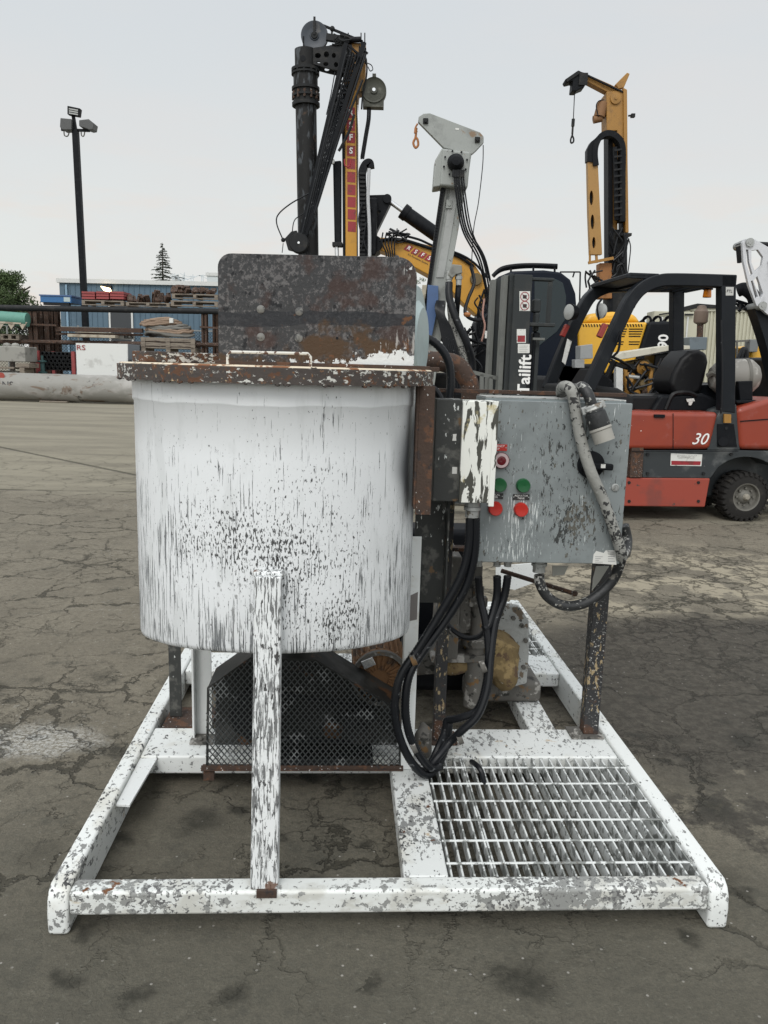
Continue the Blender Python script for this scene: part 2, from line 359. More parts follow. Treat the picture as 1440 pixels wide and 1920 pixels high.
M['jb'] = mat('white box with running dark drips', (.74, .75, .70), .45, k=1.35, layers=[
    dict(c=(.055, .055, .045), s=15, st=(2.3, 1, .5), rot=(0, R(-22), 0), d=5, ro=.55, di=.6, t=.535, w=.02, lo=(6, .25), z=[(.30, .5, 1.2, .06, .3, .1, .05)]),
    dict(c=(.50, .43, .22), s=10, t=.60, w=.08, d=4, z=[(.32, .5, 1.29, .04, .3, .03, .1)], a=.7)], bump=.02)
M['grate'] = mat('white galvanised grating', (.60, .62, .61), .5, k=1.5, layers=[
    dict(c=(.20, .21, .20), s=20, t=.50, w=.06, d=6, lo=(4, .3)), dict(c=(.10, .085, .07), s=40, t=.66, w=.03, d=5)], bump=.05)
M['guard_mesh'] = mat('dark expanded steel', (.045, .05, .05), .55, layers=[dict(c=(.17, .18, .18), s=14, t=.56, w=.08, d=5)])
M['guard'] = mat('dark oily guard sheet', (.016, .017, .016), .5, spec=.25, layers=[
    dict(c=(.05, .05, .047), s=6, t=.5, w=.12, d=5), dict(c=(.10, .05, .025), s=10, t=.60, w=.08, d=5, z=[(.08, .7, .3, .1, .3, .08, .15)])], bump=.1)
M['grimy'] = mat('grimy cement coated steel', (.10, .095, .085), .8, k=1.5, layers=[
    dict(c=(.30, .29, .27), s=10, t=.56, w=.06, d=6), dict(c=(.16, .09, .035), s=12, t=.60, w=.06, d=6), dict(c=(.025, .025, .022), s=14, t=.58, w=.05, d=6)], bump=.4)
M['pump_yel'] = mat('yellow brown crusted pump casing', (.15, .105, .045), .85, layers=[
    dict(c=(.25, .18, .08), s=14, t=.55, w=.05, d=6), dict(c=(.09, .055, .03), s=14, t=.57, w=.04, d=6), dict(c=(.35, .33, .28), s=20, t=.66, w=.03, d=5)], bump=.6, bscale=40)
M['flange'] = mat('grey cement dusted flange', (.33, .34, .33), .8, k=1.3, layers=[
    dict(c=(.13, .10, .07), s=16, t=.58, w=.05, d=6), dict(c=(.05, .05, .045), s=40, t=.62, w=.03, d=5), dict(c=(.62, .62, .60), s=12, t=.62, w=.05, d=5)], bump=.4)
M['motor'] = mat('brown rusty finned motor', (.17, .085, .035), .8, layers=[dict(c=(.06, .035, .02), s=14, t=.54, w=.06, d=5), dict(c=(.32, .24, .15), s=20, t=.62, w=.04, d=5)], bump=.3)
M['rubber'] = mat('black rubber cable', (.006, .007, .009), .40, spec=.28, layers=[dict(c=(.10, .105, .11), s=30, t=.66, w=.04, d=5, lo=(4, .3))])
M['rubber_dirty'] = mat('black cable speckled with cement', (.018, .019, .020), .5, layers=[
    dict(c=(.33, .33, .31), s=60, t=.56, w=.03, d=6, lo=(5, .6)), dict(c=(.17, .16, .14), s=20, t=.60, w=.05, d=5)], bump=.3)
M['rubber_caked'] = mat('cable caked in pale cement', (.27, .27, .25), .85, layers=[dict(c=(.03, .03, .03), s=60, t=.54, w=.03, d=6, lo=(6, .5))], bump=.6)
M['galv'] = mat('galvanised cable gland', (.34, .35, .34), .5, metal=.5, layers=[dict(c=(.12, .11, .09), s=40, t=.6, w=.05)])
M['concrete'] = mat('pale block concrete', (.27, .265, .24), .9, layers=[dict(c=(.17, .165, .15), s=2.5, t=.52, w=.1, d=6)], bump=.3, bscale=20)
def plain(name, c, rough=.5, metal=0.0, dirt=.35, ds=6, coat=0.0, spec=.5, dc=None):
    dc = dc or tuple(x*.45+.015 for x in c)
    return mat(name, c, rough, metal, layers=[dict(c=dc, s=ds, t=.52, w=.16, d=6, a=dirt), dict(c=tuple(x*.4+.02 for x in c), s=ds*7, t=.66, w=.03, d=5, a=dirt*1.6, lo=(ds, .2))], coat=coat, spec=spec)
M['yellow'] = plain('machine yellow', (.46, .225, .016), .42, dirt=.35)
M['yellow_old'] = plain('dulled yellow', (.30, .15, .026), .55, dirt=.5)
M['yellow_hood'] = plain('bright yellow hood', (.66, .36, .022), .4, dirt=.12, coat=.2)
M['black'] = plain('black machine paint', (.007, .008, .010), .5, dirt=.3, dc=(.025, .026, .028), spec=.12)
M['navy'] = plain('dark blue black steel', (.008, .010, .013), .45, dirt=.35, dc=(.022, .025, .028), spec=.2)
M['dsteel'] = plain('dark greased steel', (.018, .019, .020), .55, dirt=.5, dc=(.045, .042, .038), spec=.15)
M['pipe_dark'] = mat('dark scuffed pipe', (.012, .012, .012), .55, spec=.2, layers=[dict(c=(.09, .10, .11), s=3.2, st=(3, 3, .8), t=.54, w=.08, d=6, a=.7), dict(c=(.07, .045, .03), s=4, t=.58, w=.1, d=5)])
M['mast_grey'] = mat('light grey mast paint with rust', (.27, .285, .27), .5, layers=[
    dict(c=(.19, .20, .19), s=2.5, t=.5, w=.15, d=5), dict(c=(.19, .11, .05), s=5, t=.64, w=.05, d=6, a=.8), dict(c=(.07, .06, .05), s=12, t=.66, w=.03, d=5)])
M['silver'] = plain('silver boom paint', (.52, .53, .55), .4, dirt=.35)
M['chrome'] = plain('bright hydraulic rod', (.62, .63, .64), .22, metal=.8, dirt=.1)
M['red'] = mat('worn red forklift paint', (.235, .034, .015), .38, layers=[
    dict(c=(.17, .028, .02), s=1.6, t=.5, w=.2, d=4), dict(c=(.25, .07, .055), s=5, t=.60, w=.1, d=6, a=.6), dict(c=(.06, .03, .028), s=14, t=.70, w=.03, d=6), dict(c=(.55, .5, .46), s=24, t=.74, w=.02, d=5, lo=(3, .3))], coat=.12)
M['red_low'] = mat('orange red forklift frame', (.27, .046, .028), .5, layers=[dict(c=(.19, .045, .033), s=3, t=.52, w=.15, d=5), dict(c=(.06, .04, .035), s=14, t=.67, w=.03, d=6)])
M['fl_grey'] = mat('dark grey forklift panel', (.022, .027, .030), .5, layers=[dict(c=(.085, .09, .09), s=3, t=.5, w=.15, d=6), dict(c=(.12, .12, .12), s=30, t=.68, w=.03, d=5)])
M['seat'] = mat('black seat vinyl', (.007, .007, .008), .45, spec=.22, layers=[dict(c=(.06, .06, .058), s=4, t=.55, w=.15, d=5, a=.6)])
M['tyre'] = mat('dusty tyre rubber', (.020, .019, .018), .85, spec=.2, layers=[dict(c=(.10, .09, .075), s=4, t=.48, w=.18, d=6, a=.7)], bump=.1)
M['rim'] = plain('dusty grey rim', (.12, .115, .10), .65, dirt=.6)
M['glass'] = mat('dark cab glass', (.006, .016, .020), .12, spec=.35)
M['lamp_glass'] = mat('headlamp glass', (.32, .33, .32), .15)
M['amber'] = mat('amber beacon lens', (.55, .17, .01), .25)
M['reflect_red'] = mat('red tail lens', (.22, .02, .015), .25)
M['white_letter'] = mat('white lettering', (.74, .74, .72), .5)
M['grey_letter'] = mat('grey lettering', (.45, .45, .43), .6)
M['black_letter'] = mat('black lettering', (.02, .02, .02), .6)
M['red_sq'] = mat('dark red decal', (.26, .014, .022), .5, layers=[dict(c=(.16, .02, .02), s=8, t=.55, w=.1)])
M['red_btn'] = mat('red push button', (.42, .020, .012), .35)
M['green_btn'] = mat('green push button', (.006, .085, .025), .35)
M['label_white'] = mat('white sticker', (.60, .60, .57), .5, layers=[dict(c=(.35, .35, .33), s=30, t=.58, w=.06)])
M['wood'] = mat('grey weathered wood', (.20, .17, .135), .85, layers=[dict(c=(.10, .08, .065), s=3, st=(1, 1, 8), t=.5, w=.1, d=6)], bump=.2)
M['wood_pale'] = mat('pale timber', (.38, .34, .27), .85, layers=[dict(c=(.24, .20, .15), s=3, t=.5, w=.12, d=6)])
M['ply'] = mat('white painted board', (.62, .63, .61), .7, layers=[dict(c=(.42, .42, .40), s=2.0, t=.55, w=.12, d=6, a=.7), dict(c=(.15, .14, .13), s=6, st=(1, 1, 3), t=.70, w=.03, d=5)])
M['bluecrate'] = plain('blue crate', (.02, .11, .27), .5, dirt=.3)
M['redcrate'] = plain('red crate', (.26, .045, .045), .6, dirt=.5)
M['hosecoil'] = plain('tan hose', (.25, .18, .13), .8, dirt=.5)
M['hosegrey'] = plain('grey hose', (.16, .155, .14), .8, dirt=.5)
M['green'] = plain('sea green fibreglass', (.09, .24, .19), .6, dirt=.3)
M['container'] = mat('cream container steel', (.43, .42, .33), .6, layers=[dict(c=(.30, .29, .23), s=1.2, st=(1, 1, .3), t=.5, w=.2, d=5), dict(c=(.16, .11, .07), s=5, t=.68, w=.04, d=5)])
M['corr_blue'] = mat('blue wall cladding', (.085, .135, .18), .6, spec=.3, layers=[dict(c=(.07, .112, .15), s=1.0, t=.5, w=.2, d=3)])
M['trim'] = plain('pale roof trim', (.52, .53, .52), .6, dirt=.2)
M['farwhite'] = plain('far pale cladding', (.50, .54, .55), .7, dirt=.1)
M['dkpanel'] = plain('dark shed interior door', (.03, .035, .04), .6, dirt=.3)
M['bigpipe'] = mat('weathered grey steel pipe', (.225, .22, .20), .6, layers=[
    dict(c=(.31, .30, .28), s=.9, st=(1, 1, 2), t=.5, w=.15, d=4),
    dict(c=(.13, .085, .055), s=1.3, st=(.9, 1, 1.6), rot=(0, R(35), 0), di=1.5, t=.54, w=.08, d=8, ro=.7, a=.8), dict(c=(.05, .047, .042), s=.9, t=.56, w=.05, d=8, ro=.75)], bump=.05, bscale=6)
M['leafd'] = mat('dark conifer needles', (.030, .042, .026), .9, var=.4, vscale=3)
M['leaf'] = mat('green leaves', (.055, .085, .030), .9, var=.45, vscale=1.2)
M['bark'] = mat('bark', (.06, .045, .035), .95)
M['brownpanel'] = plain('brown engine block', (.12, .085, .035), .7, dirt=.7)
M['orangechain'] = plain('rusty orange hook', (.33, .13, .04), .7, dirt=.4)
M['bluepanel'] = plain('blue steel panel', (.05, .10, .22), .45, dirt=.2)
M['paleblue'] = plain('pale blue grey enamel', (.36, .44, .44), .45, dirt=.2)
# ------------------------------------------------------------ ground
gm = bpy.data.materials.new('cracked yard asphalt'); gm.use_nodes = True; t = NT(gm.node_tree); bs = t.n['Principled BSDF']
P = t.node('ShaderNodeTexCoord').outputs['Object']
px = t.sep(P)
wob = t.vscale(t.vadd(t.noise(P, 2.0, 6, .68)[1], (.5, .5, .5), 'SUBTRACT'), .50)
ag3 = t.noise(t.map(P, loc=(9, 9, 0)), 55, 6, .8)[0]
wob2 = t.vscale(t.vadd(t.noise(P, 16, 5, .7)[1], (.5, .5, .5), 'SUBTRACT'), .050)
Q = t.vadd(t.vadd(P, wob), wob2)
vA = t.vor(t.map(Q, (1, .9, 1), (1.7, .4, 0)), 2.7, 'DISTANCE_TO_EDGE', '2D')[0]
vB = t.vor(t.map(Q, (1, 1, 1), (5, 3, 0)), 5.6, 'DISTANCE_TO_EDGE', '2D')[0]
vC = t.vor(t.map(Q, (1, 1, 1), (2, 9, 0)), 13, 'DISTANCE_TO_EDGE')[0]
fA = t.noise(t.map(P, loc=(4.4, 1.2, 0)), 1.1, 4, .6)[0]
fB = t.noise(t.map(P, loc=(7, 2, 0)), 1.3, 4, .6)[0]
fine = t.noise(P, 20, 4, .65)[0]
wA = t.math('MULTIPLY', t.step(fA, .40, .66, .007, .034), t.step(fine, .3, .7, .4, 1.7))
crA = t.math('MULTIPLY', t.step(t.math('DIVIDE', vA, wA), .4, 1.2, 1, 0), t.step(fA, .38, .54, .30, 1))
crB = t.math('MULTIPLY', t.step(vB, .006, .030, 1, 0), t.step(fB, .48, .60, .0, .8))
crC = t.math('MULTIPLY', t.step(vC, .006, .03, 1, 0), t.step(fB, .56, .66, 0, .55))
def zone(cx, cy, rx, ry, lo=1.0, hi=.4):
    v = t.vadd(t.vadd(Q, (cx, cy, 0), 'SUBTRACT'), (1/rx, 1/ry, 0), 'MULTIPLY')
    ln = t.node('ShaderNodeVectorMath', operation='LENGTH'); t.put(ln.inputs[0], v); return t.step(ln.outputs['Value'], lo, hi)
zr = zone(2.3, 4.9, 2.4, 1.9)
crR = t.math('MULTIPLY', t.step(t.vor(t.map(Q, (1, 1, 1), (1, 9, 0)), 4.2, 'DISTANCE_TO_EDGE')[0], .008, .05, 1, 0), t.math('MULTIPLY', zr, t.step(t.noise(P, 1.7, 4, .6)[0], .36, .5)))
near = t.math('MULTIPLY', t.step(px[1], 15, 5), t.step(px[1], 1.45, 2.1, .12, 1))
# slabs of unequal shade, broad wear, grit
base = t.mix(t.step(t.noise(P, .45, 5, .6)[0], .35, .65), (0.187, 0.164, 0.124), (0.244, 0.217, 0.166))
cell = t.sep(t.vor(t.map(Q, (1, .9, 1), (1.7, .4, 0)), 2.7, dim='2D')[1])
base = t.mix(t.step(cell[0], .0, 1.0, 0, .20), base, (0.143, 0.126, 0.097))
base = t.mix(t.step(t.noise(P, 2.5, 8, .72)[0], .42, .70, 0, .6), base, (0.122, 0.107, 0.082))
base = t.mix(t.step(t.noise(t.map(P, (1, 1.6, 1)), 7, 7, .75)[0], .52, .70, 0, .45), base, (0.319, 0.290, 0.224))
base = t.mix(t.step(t.noise(P, 36, 7, .8)[0], .46, .62, 0, .75), base, (0.106, 0.094, 0.073))
base = t.mix(t.step(t.noise(P, 150, 3, .7)[0], .38, .62, .0, .55), base, (0.100, 0.091, 0.072))
ag = t.vor(P, 190, dim='2D'); agm = t.math('MULTIPLY', t.step(ag[0], .20, .08), t.step(t.sep(ag[1])[0], .55, .8))
base = t.mix(t.math('MULTIPLY', agm, .45), base, (0.285, 0.288, 0.235))
base = t.mix(t.math('MULTIPLY', t.step(t.math('ADD', px[1], t.math('MULTIPLY', t.math('SUBTRACT', t.noise(P, 1.4, 5, .65)[0], .5), 1.6)), 3.2, 1.5), .62), base, (0.062, 0.062, 0.050))  # near ground darkened in colour, standing in for mixer and photographer shade
base = t.mix(t.step(t.noise(P, 6.5, 7, .75)[0], .54, .66, 0, .55), base, (0.066, 0.064, 0.052))
base = t.mix(t.step(ag3, .56, .70, 0, .55), base, (0.211, 0.210, 0.174))
far = t.step(t.math('ADD', px[1], t.math('MULTIPLY', px[0], .1)), 7.6, 8.2)
slab = t.mix(t.step(t.noise(t.map(P, (.3, 1.2, 1)), 1.0, 7, .65)[0], .35, .65), (0.194, 0.177, 0.136), (0.282, 0.259, 0.197))
slab = t.mix(t.step(t.noise(t.map(P, (.5, 3, 1)), 2.2, 7, .7)[0], .52, .7, 0, .5), slab, (0.137, 0.126, 0.097))
base = t.mix(t.math('MULTIPLY', far, .75), base, slab)
# sawn joints across the far slabs
jn = t.math('ABSOLUTE', t.math('SUBTRACT', t.math('ADD', px[1], t.math('ADD', t.math('MULTIPLY', px[0], .9), t.math('MULTIPLY', fine, .12))), 7.0))
jn2 = t.math('ABSOLUTE', t.math('SUBTRACT', t.math('ADD', px[1], t.math('MULTIPLY', px[0], -.06)), 8.6))
joint = t.math('MAXIMUM', t.math('MULTIPLY', t.step(jn, .07, .02), t.step(px[1], 8.5, 9.5)), t.math('MULTIPLY', t.step(jn2, .05, .015), t.step(fB, .35, .5)))
mudn = t.noise(P, 3.2, 7, .7)[0]
zm = t.math('MULTIPLY', zone(2.0, 3.45, 1.45, 1.10, 1.15, .85), t.step(mudn, .24, .36))
zm2 = t.math('MULTIPLY', zone(1.45, 2.35, .75, .36, 1.15, .5), t.step(mudn, .50, .57))
mud = t.math('MAXIMUM', zm, zm2)
gritn = t.noise(P, 26, 6, .75)[0]
base = t.mix(t.math('MULTIPLY', mud, .88), base, t.mix(t.step(gritn, .4, .65), (0.033, 0.029, 0.023), (0.075, 0.068, 0.054)))
pale = t.math('MULTIPLY', t.math('MAXIMUM', zone(2.4, 5.2, 2.3, 1.6), zone(1.55, 2.75, .5, .3)), t.step(t.noise(P, 2.4, 5, .6)[0], .47, .53))
base = t.mix(t.math('MULTIPLY', pale, t.math('SUBTRACT', .70, t.math('MULTIPLY', mud, .7))), base, (0.356, 0.316, 0.236))
# oil blotches with ragged soft rims
w3 = t.vscale(t.vadd(t.noise(P, 9, 5, .7)[1], (.5, .5, .5), 'SUBTRACT'), .16)
bl = t.vor(t.vadd(P, w3), 2.6, dim='2D'); bl2 = t.vor(t.vadd(t.map(P, loc=(3.3, 1.1, 0)), w3), 5.2, dim='2D')
blot = t.math('MAXIMUM', t.math('MULTIPLY', t.step(bl[0], .26, .06), t.step(t.sep(bl[1])[0], .45, .6)), t.math('MULTIPLY', t.step(bl2[0], .26, .05), t.step(t.sep(bl2[1])[1], .55, .7)))
blot = t.math('MULTIPLY', blot, t.step(px[1], 3.8, 3.0))
base = t.mix(t.math('MULTIPLY', blot, t.step(gritn, .3, .6, .45, .85)), base, (0.027, 0.026, 0.020))
wz = t.math('MAXIMUM', zone(-1.32, 2.75, .38, .32, 1.2, .2), t.math('MAXIMUM', zone(-1.50, 4.4, .28, .22, 1.2, .2), t.math('MAXIMUM', zone(-1.9, 5.6, .3, .22, 1.2, .2), zone(-2.6, 7.6, .5, .22, 1.2, .2))))
wdust = t.math('MULTIPLY', wz, t.step(t.noise(t.map(P, (1, 1, 1), rot=(0, 0, .5)), 22, 7, .8)[0], .56, .70))
wdust = t.math('MAXIMUM', wdust, t.math('MULTIPLY', t.step(zone(-1.32, 2.70, .42, .24, 1.2, .2), .35, 1.0, 0, .8), t.step(t.noise(P, 70, 6, .8)[0], .40, .62)))
base = t.mix(t.math('MULTIPLY', wdust, .8), base, (.60, .60, .57))
spv = t.vor(P, 30, dim='2D')
spk = t.math('MULTIPLY', t.step(spv[0], .12, .07), t.step(t.sep(spv[1])[0], .93, .97))
base = t.mix(t.math('MULTIPLY', spk, .45), base, (.52, .50, .46))
crack = t.math('MAXIMUM', t.math('MAXIMUM', t.math('MULTIPLY', t.math('MAXIMUM', crA, t.math('MAXIMUM', crB, crC)), near), crR), joint)
base = t.mix(t.math('MULTIPLY', crack, .70), base, (0.028, 0.026, 0.018))
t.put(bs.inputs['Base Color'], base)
t.put(bs.inputs['Roughness'], t.math('SUBTRACT', .92, t.math('MULTIPLY', mud, .30)))
bs.inputs['Specular IOR Level'].default_value = .3
h = t.math('ADD', t.math('MULTIPLY', t.noise(P, 70, 7, .75)[0], .45), t.math('MULTIPLY', t.noise(P, 5, 7, .7)[0], 1.1))
h = t.math('SUBTRACT', h, t.math('MULTIPLY', crack, 1.1))
bn = t.node('ShaderNodeBump'); bn.inputs['Strength'].default_value = .85; bn.inputs['Distance'].default_value = .016
t.put(bn.inputs['Height'], h); t.l.new(bn.outputs[0], bs.inputs['Normal'])
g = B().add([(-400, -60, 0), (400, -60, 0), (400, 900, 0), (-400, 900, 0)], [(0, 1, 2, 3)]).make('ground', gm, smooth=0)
tag(g, kind='structure')
# ============================================================ THE MIXER ON ITS SKID
SK = Frame(0, 1.765, R(3.1))
mx_ = SK.root('grout_mixer', 'white paint-worn round mixing tank on a steel skid with grey control cabinet and black cables', 'grout mixer')
ZT, ZB = .115, .050
def rail(x0, x1):      # deep bent-plate rail standing on the ground, rounded nose at both ends
    ys = [(-.006, .0), (-.008, .055), (-.002, .092), (.010, .112), (.030, .124)]
    pts = ys + [(2.53-y, z) for y, z in reversed(ys)]
    b = B(); b.prism([(x0, y, z) for y, z in pts], (x1-x0, 0, 0)); b.make('side_rail', M['skid'], mx_, .011, 4)
rail(-.799, -.747); rail(.860, .913)
B().bx(-.7465, .8595, -.002, .056, ZB, ZT).make('front_beam', M['skid_face'], mx_, .010, 3)
B().bx(-.7465, .8595, 2.42, 2.50, ZB, ZT).make('rear_beam', M['skid'], mx_, .008, 3)
B().bx(-.7465, .8595, .688, .900, ZB, ZT-.001).make('cross_beam', M['skid'], mx_, .008, 3)
B().bx(-.7465, .8595, 1.435, 1.66, ZB, ZT-.001).make('cross_beam', M['skid'], mx_, .008, 3)
B().bx(.080, .196, .056, .688, ZB, ZT-.002).make('centre_beam', M['skid'], mx_, .006, 3)
B().bx(.600, .700, .900, 1.435, ZB, ZT-.002).make('centre_beam', M['skid'], mx_, .006, 3)
B().prism([(-.746, .41, ZT-.016), (-.705, .405, ZT-.016), (-.690, .688, ZT-.016), (-.746, .688, ZT-.016)], (0, 0, .008)).make('gusset_plate', M['white_clean'], mx_, .001)
# walkway grating
def grating(x0, x1, y0, y1, n, ys):
    gr = B(); 
    for i in range(n):
        x = x0 + (x1-x0)*i/(n-1); gr.bx(x-.0024, x+.0024, y0, y1, ZT-.042, ZT-.004)
    gr.bx(x0-.004+.112, x0+.001+.112, y0, y1, ZT-.034, ZT-.003)
    g_ = gr.make('grating', M['grate'], mx_)
    for y in ys: 
        c = B(); c.tube([(x0-.008, y, ZT-.003), (x1+.008, y, ZT-.003)], .0034, 6, smooth=False); c.make('cross_bar', M['grate'], g_)
    return g_
grating(.205, .856, .058, .686, 23, [.110+.1016*i for i in range(6)])
grating(.720, .856, 1.668, 2.415, 5, [1.74+.1016*i for i in range(7)])
# tank
def tank_bottom(y): return .700 - .16*(y-.08)
def tank_mesh():
    b = B(); n = 120; prof = [('b', RT-.010, 0), ('b', RT-.003, .004), ('b', RT, .014), (.85, RT, 0), (1.0, RT, 0), (1.18, RT, 0), (1.296, RT, 0), (1.300, RT+.0035, 0), (1.304, RT+.004, 0), (1.352, RT+.004, 0)]
    vs = []
    for kz, r, dz in prof:
        for i in range(n):
            a = 2*math.pi*i/n; x = XC + r*math.cos(a); y = YC + r*math.sin(a)
            wob_ = .0012*math.sin(5*a+1.3)+.0008*math.sin(11*a)
            z = tank_bottom(y)+dz if kz == 'b' else kz + (.0015*math.sin(9*a)+.001*math.sin(23*a) if 1.29 < kz < 1.31 else 0)
            vs.append((x+wob_*math.cos(a), y+wob_*math.sin(a), z))
    m = len(prof)
    fs = [(k*n+i, k*n+(i+1) % n, (k+1)*n+(i+1) % n, (k+1)*n+i) for k in range(m-1) for i in range(n)] + [tuple(reversed(range(n))), tuple(range((m-1)*n, m*n))]
    return b.add(vs, fs)
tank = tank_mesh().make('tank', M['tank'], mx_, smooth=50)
# lid
M['handle'] = mat('white and rust rod paint', (.60, .59, .54), .6, layers=[dict(c=(.10, .05, .03), s=60, t=.54, w=.04)])
RL = .425; b = B()
pr = [(-.036, RL-.004), (-.036, RL), (.0, RL+.001), (.001, RL-.006), (.004, .15), (.004, .0)]
b.lathe((XC+.002, YC, 1.388), (0, 0, 1), pr, 96, cap=False); lid = b.make('lid', M['lid'], mx_, smooth=40)
b = B().lathe((XC+.002, YC, 1.3893), (0, 0, 1), [(0, RL-.004), (.0035, RL-.009), (.004, .0)], 72, cap=False); b.make('lid_crust', M['lid_top'], lid)
b = B(); rr = random.Random(5)
for i in range(46):   # cement lumps hanging under the rim
    a = rr.uniform(math.pi*1.02, math.pi*1.98); r_ = RL-.004
    b.sph((XC+r_*math.cos(a), YC+r_*math.sin(a), 1.351), rr.uniform(.002, .006), 6, (1.3, 1.3, .8))
b.make('rim_drips', M['lid'], lid)
b = B(); h0, h1 = SK.q(427, 697, .10), SK.q(582, 702, .10)
b.tube([h0, (h0.x, h0.y, h0.z+.038), (h0.x+.006, h0.y, h0.z+.045), (h1.x-.006, h1.y, h1.z+.047), (h1.x, h1.y, h1.z+.040), h1], .0034, 8, smooth=False); b.make('handle', M['handle'], lid)
b = B(); b.prism([(-.69, .52, 1.393), (-.445, .70, 1.393), (-.41, .66, 1.393), (-.64, .47, 1.393)], (0, 0, .030)); b.make('lid_flange', M['lid'], lid, .003)
b = B().bx(-.44, .135, .392, .42, 1.393, 1.403); b.make('lid_flange', M['rust'], lid, .002)
M['weld'] = mat('ground weld spots', (.15, .15, .14), .55, layers=[dict(c=(.06, .06, .06), s=60, t=.5, w=.1)], bump=.4, bscale=90)
# splash plate with rounded corners, slightly curved
TL, TR, BL_, BR = SK.q(410, 474, .40), SK.q(783, 483, .40), SK.q(410, 688, .40), SK.q(783, 694, .40)
def rounded(x0, x1, z0, z1, r0, r1, y, zr=None):
    zr = z1 if zr is None else zr
    p = [(x0, y, z0), (x1, y, z0)]
    for i in range(9): a = math.pi/2*i/8; p.append((x1-r1+r1*math.cos(a), y, zr-r1+r1*math.sin(a)))
    for i in range(9): a = math.pi/2*i/8; p.append((x0+r0-r0*math.sin(a), y, z1-r0+r0*math.cos(a)))
    return p
pl = B().prism(rounded(BL_.x, TR.x, 1.395, TL.z, .036, .050, .40, TR.z), (0, .007, 0)).make('splash_plate', M['plate'], mx_, .0015)
b = B()
for x, y in ((489, 580), (561, 584), (489, 632), (560, 634)):
    p = SK.q(x, y, .40); b = B(); b.lathe(p, (0, -1, 0), [(0, .011), (.0015, .0105), (.003, .007), (.0035, .0)], 20, cap=False)
    b.make('weld_button', M['weld'], pl)
p = SK.q(632, 634, .3985); B().cyl(p, p+V((0, .001, 0)), .0035, n=14).make('bolt_hole', M['black'], pl)
b = B().sph(SK.q(744, 484, .41), .008, 8); b.make('hinge_lug', M['plate'], pl)
# front post
b = B(); p0 = SK.q(497, 1650, .03); p1 = SK.q(503, 1062, .055)
xw = .034
b.add([(p0.x-xw, .003, ZT), (p0.x+xw, .003, ZT), (p0.x+xw, .052, ZT), (p0.x-xw, .052, ZT),
       (p1.x-xw*.93, .045, .905), (p1.x+xw*.93, .045, .905), (p1.x+xw*.93, .085, .905), (p1.x-xw*.93, .085, .905)],
      [(0, 3, 2, 1), (4, 5, 6, 7), (0, 1, 5, 4), (1, 2, 6, 5), (2, 3, 7, 6), (3, 0, 4, 7)])
b.make('tank_post', M['tank_post'], mx_, .005, 3)
b = B().bx(p1.x-.038, p1.x+.038, .062, .090, .898, .914); b.make('post_weld', M['tank_post'], mx_, .007, 3)
b = B().bx(p0.x-.018, p0.x+.032, -.006, .004, ZT-.016, ZT+.004); b.make('post_shoe', M['rust'], mx_, .001)
# rusty channel at the right of the tank
b = B(); b.bx(.098, .139, .285, .292, 1.015, 1.352); b.bx(.092, .098, .285, .33, 1.03, 1.352); b.make('side_channel', M['rust'], mx_, .0015)
# white post right of tank, with grey plate
b = B(); b.bx(.108, .151, .600, .606, ZT, .888); b.bx(.108, .113, .606, .65, ZT, .888); wp = b.make('angle_post', M['white_clean'], mx_, .001)
b = B(); z1 = SK.q(776, 1110, .598).z; z0 = SK.q(776, 1165, .598).z; b.prism([(.121, .5985, z0), (.145, .5985, z0+.006), (.145, .5985, z1), (.121, .5985, z1-.012)], (0, .001, 0)); b.make('name_plate', mat('bare grey plate', (.16, .145, .14), .5), wp)
# left posts under the tank
b = B(); b.bx(-.720, -.676, 1.02, 1.026, ZB+.05, .50); b.bx(-.720, -.714, 1.026, 1.08, ZB+.05, .50); b.make('rear_leg', M['splat_black'], mx_, .001)
b = B(); b.bx(-.735, -.56, .945, 1.12, ZB, ZT-.02); b.make('leg_pad', M['rust'], mx_, .006)
b = B(); b.bx(-.595, -.535, .84, .846, ZT, .62); b.bx(-.595, -.588, .80, .84, ZT, .62); b.make('tank_leg', M['white_clean'], mx_, .001)
b = B(); b.bx(-.60, -.52, .765, .835, ZT, ZT+.008); b.sph((-.565, .785, ZT+.012), .010, 8); b.make('leg_pad', M['grimy'], mx_, .002)
b = B(); b.bx(-.28, -.20, .80, .86, ZT, .62); b.make('tank_leg', M['splat_black'], mx_, .003)
# belt guard with expanded mesh front
GY = .60
outline = [SK.q(x, y, GY) for x, y in ((388, 1440), (390, 1290), (470, 1234), (592, 1238), (748, 1332), (750, 1440))]
O2 = [(p.x, p.z) for p in outline]
def inside(x, z):
    c = False; n = len(O2)
    for i in range(n):
        x1, z1 = O2[i]; x2, z2 = O2[(i+1) % n]
        if (z1 > z) != (z2 > z) and x < (x2-x1)*(z-z1)/(z2-z1)+x1: c = not c
    return c
b = B(); dx, dz = .0185, .0235     # diamond half-steps of the mesh lattice are dx/2, dz/2
nx = int((O2[-1][0]-O2[0][0])/dx)+2; nz = int(.42/dz)+2
for i in range(-1, nx*2):
    for j in range(-1, nz*2):
        if (i+j) % 2: continue
        x = O2[0][0] + i*dx/2; z = O2[0][1] + j*dz/2
        for sgn in (1, -1):
            x2, z2 = x+dx/2*sgn, z+dz/2
            if inside((x+x2)/2, (z+z2)/2): b.beam((x, GY, z), (x2, GY+.0008*sgn, z2), .0026, .0044, up=(0, 1, 0))
guard = b.make('belt_guard', M['guard_mesh'], mx_, smooth=0)
b = B()
for k in range(1, 5):     # sheet hood over the top edges, going back
    a, c = O2[k], O2[k+1] if k < 5 else None
    if k == 4: break
    b.prism([(a[0], GY-.003, a[1]), (c[0], GY-.003, c[1]), (c[0], GY-.003, c[1]+.004), (a[0], GY-.003, a[1]+.004)], (0, .16, 0))
b.make('guard_hood', M['guard'], guard)
b = B()
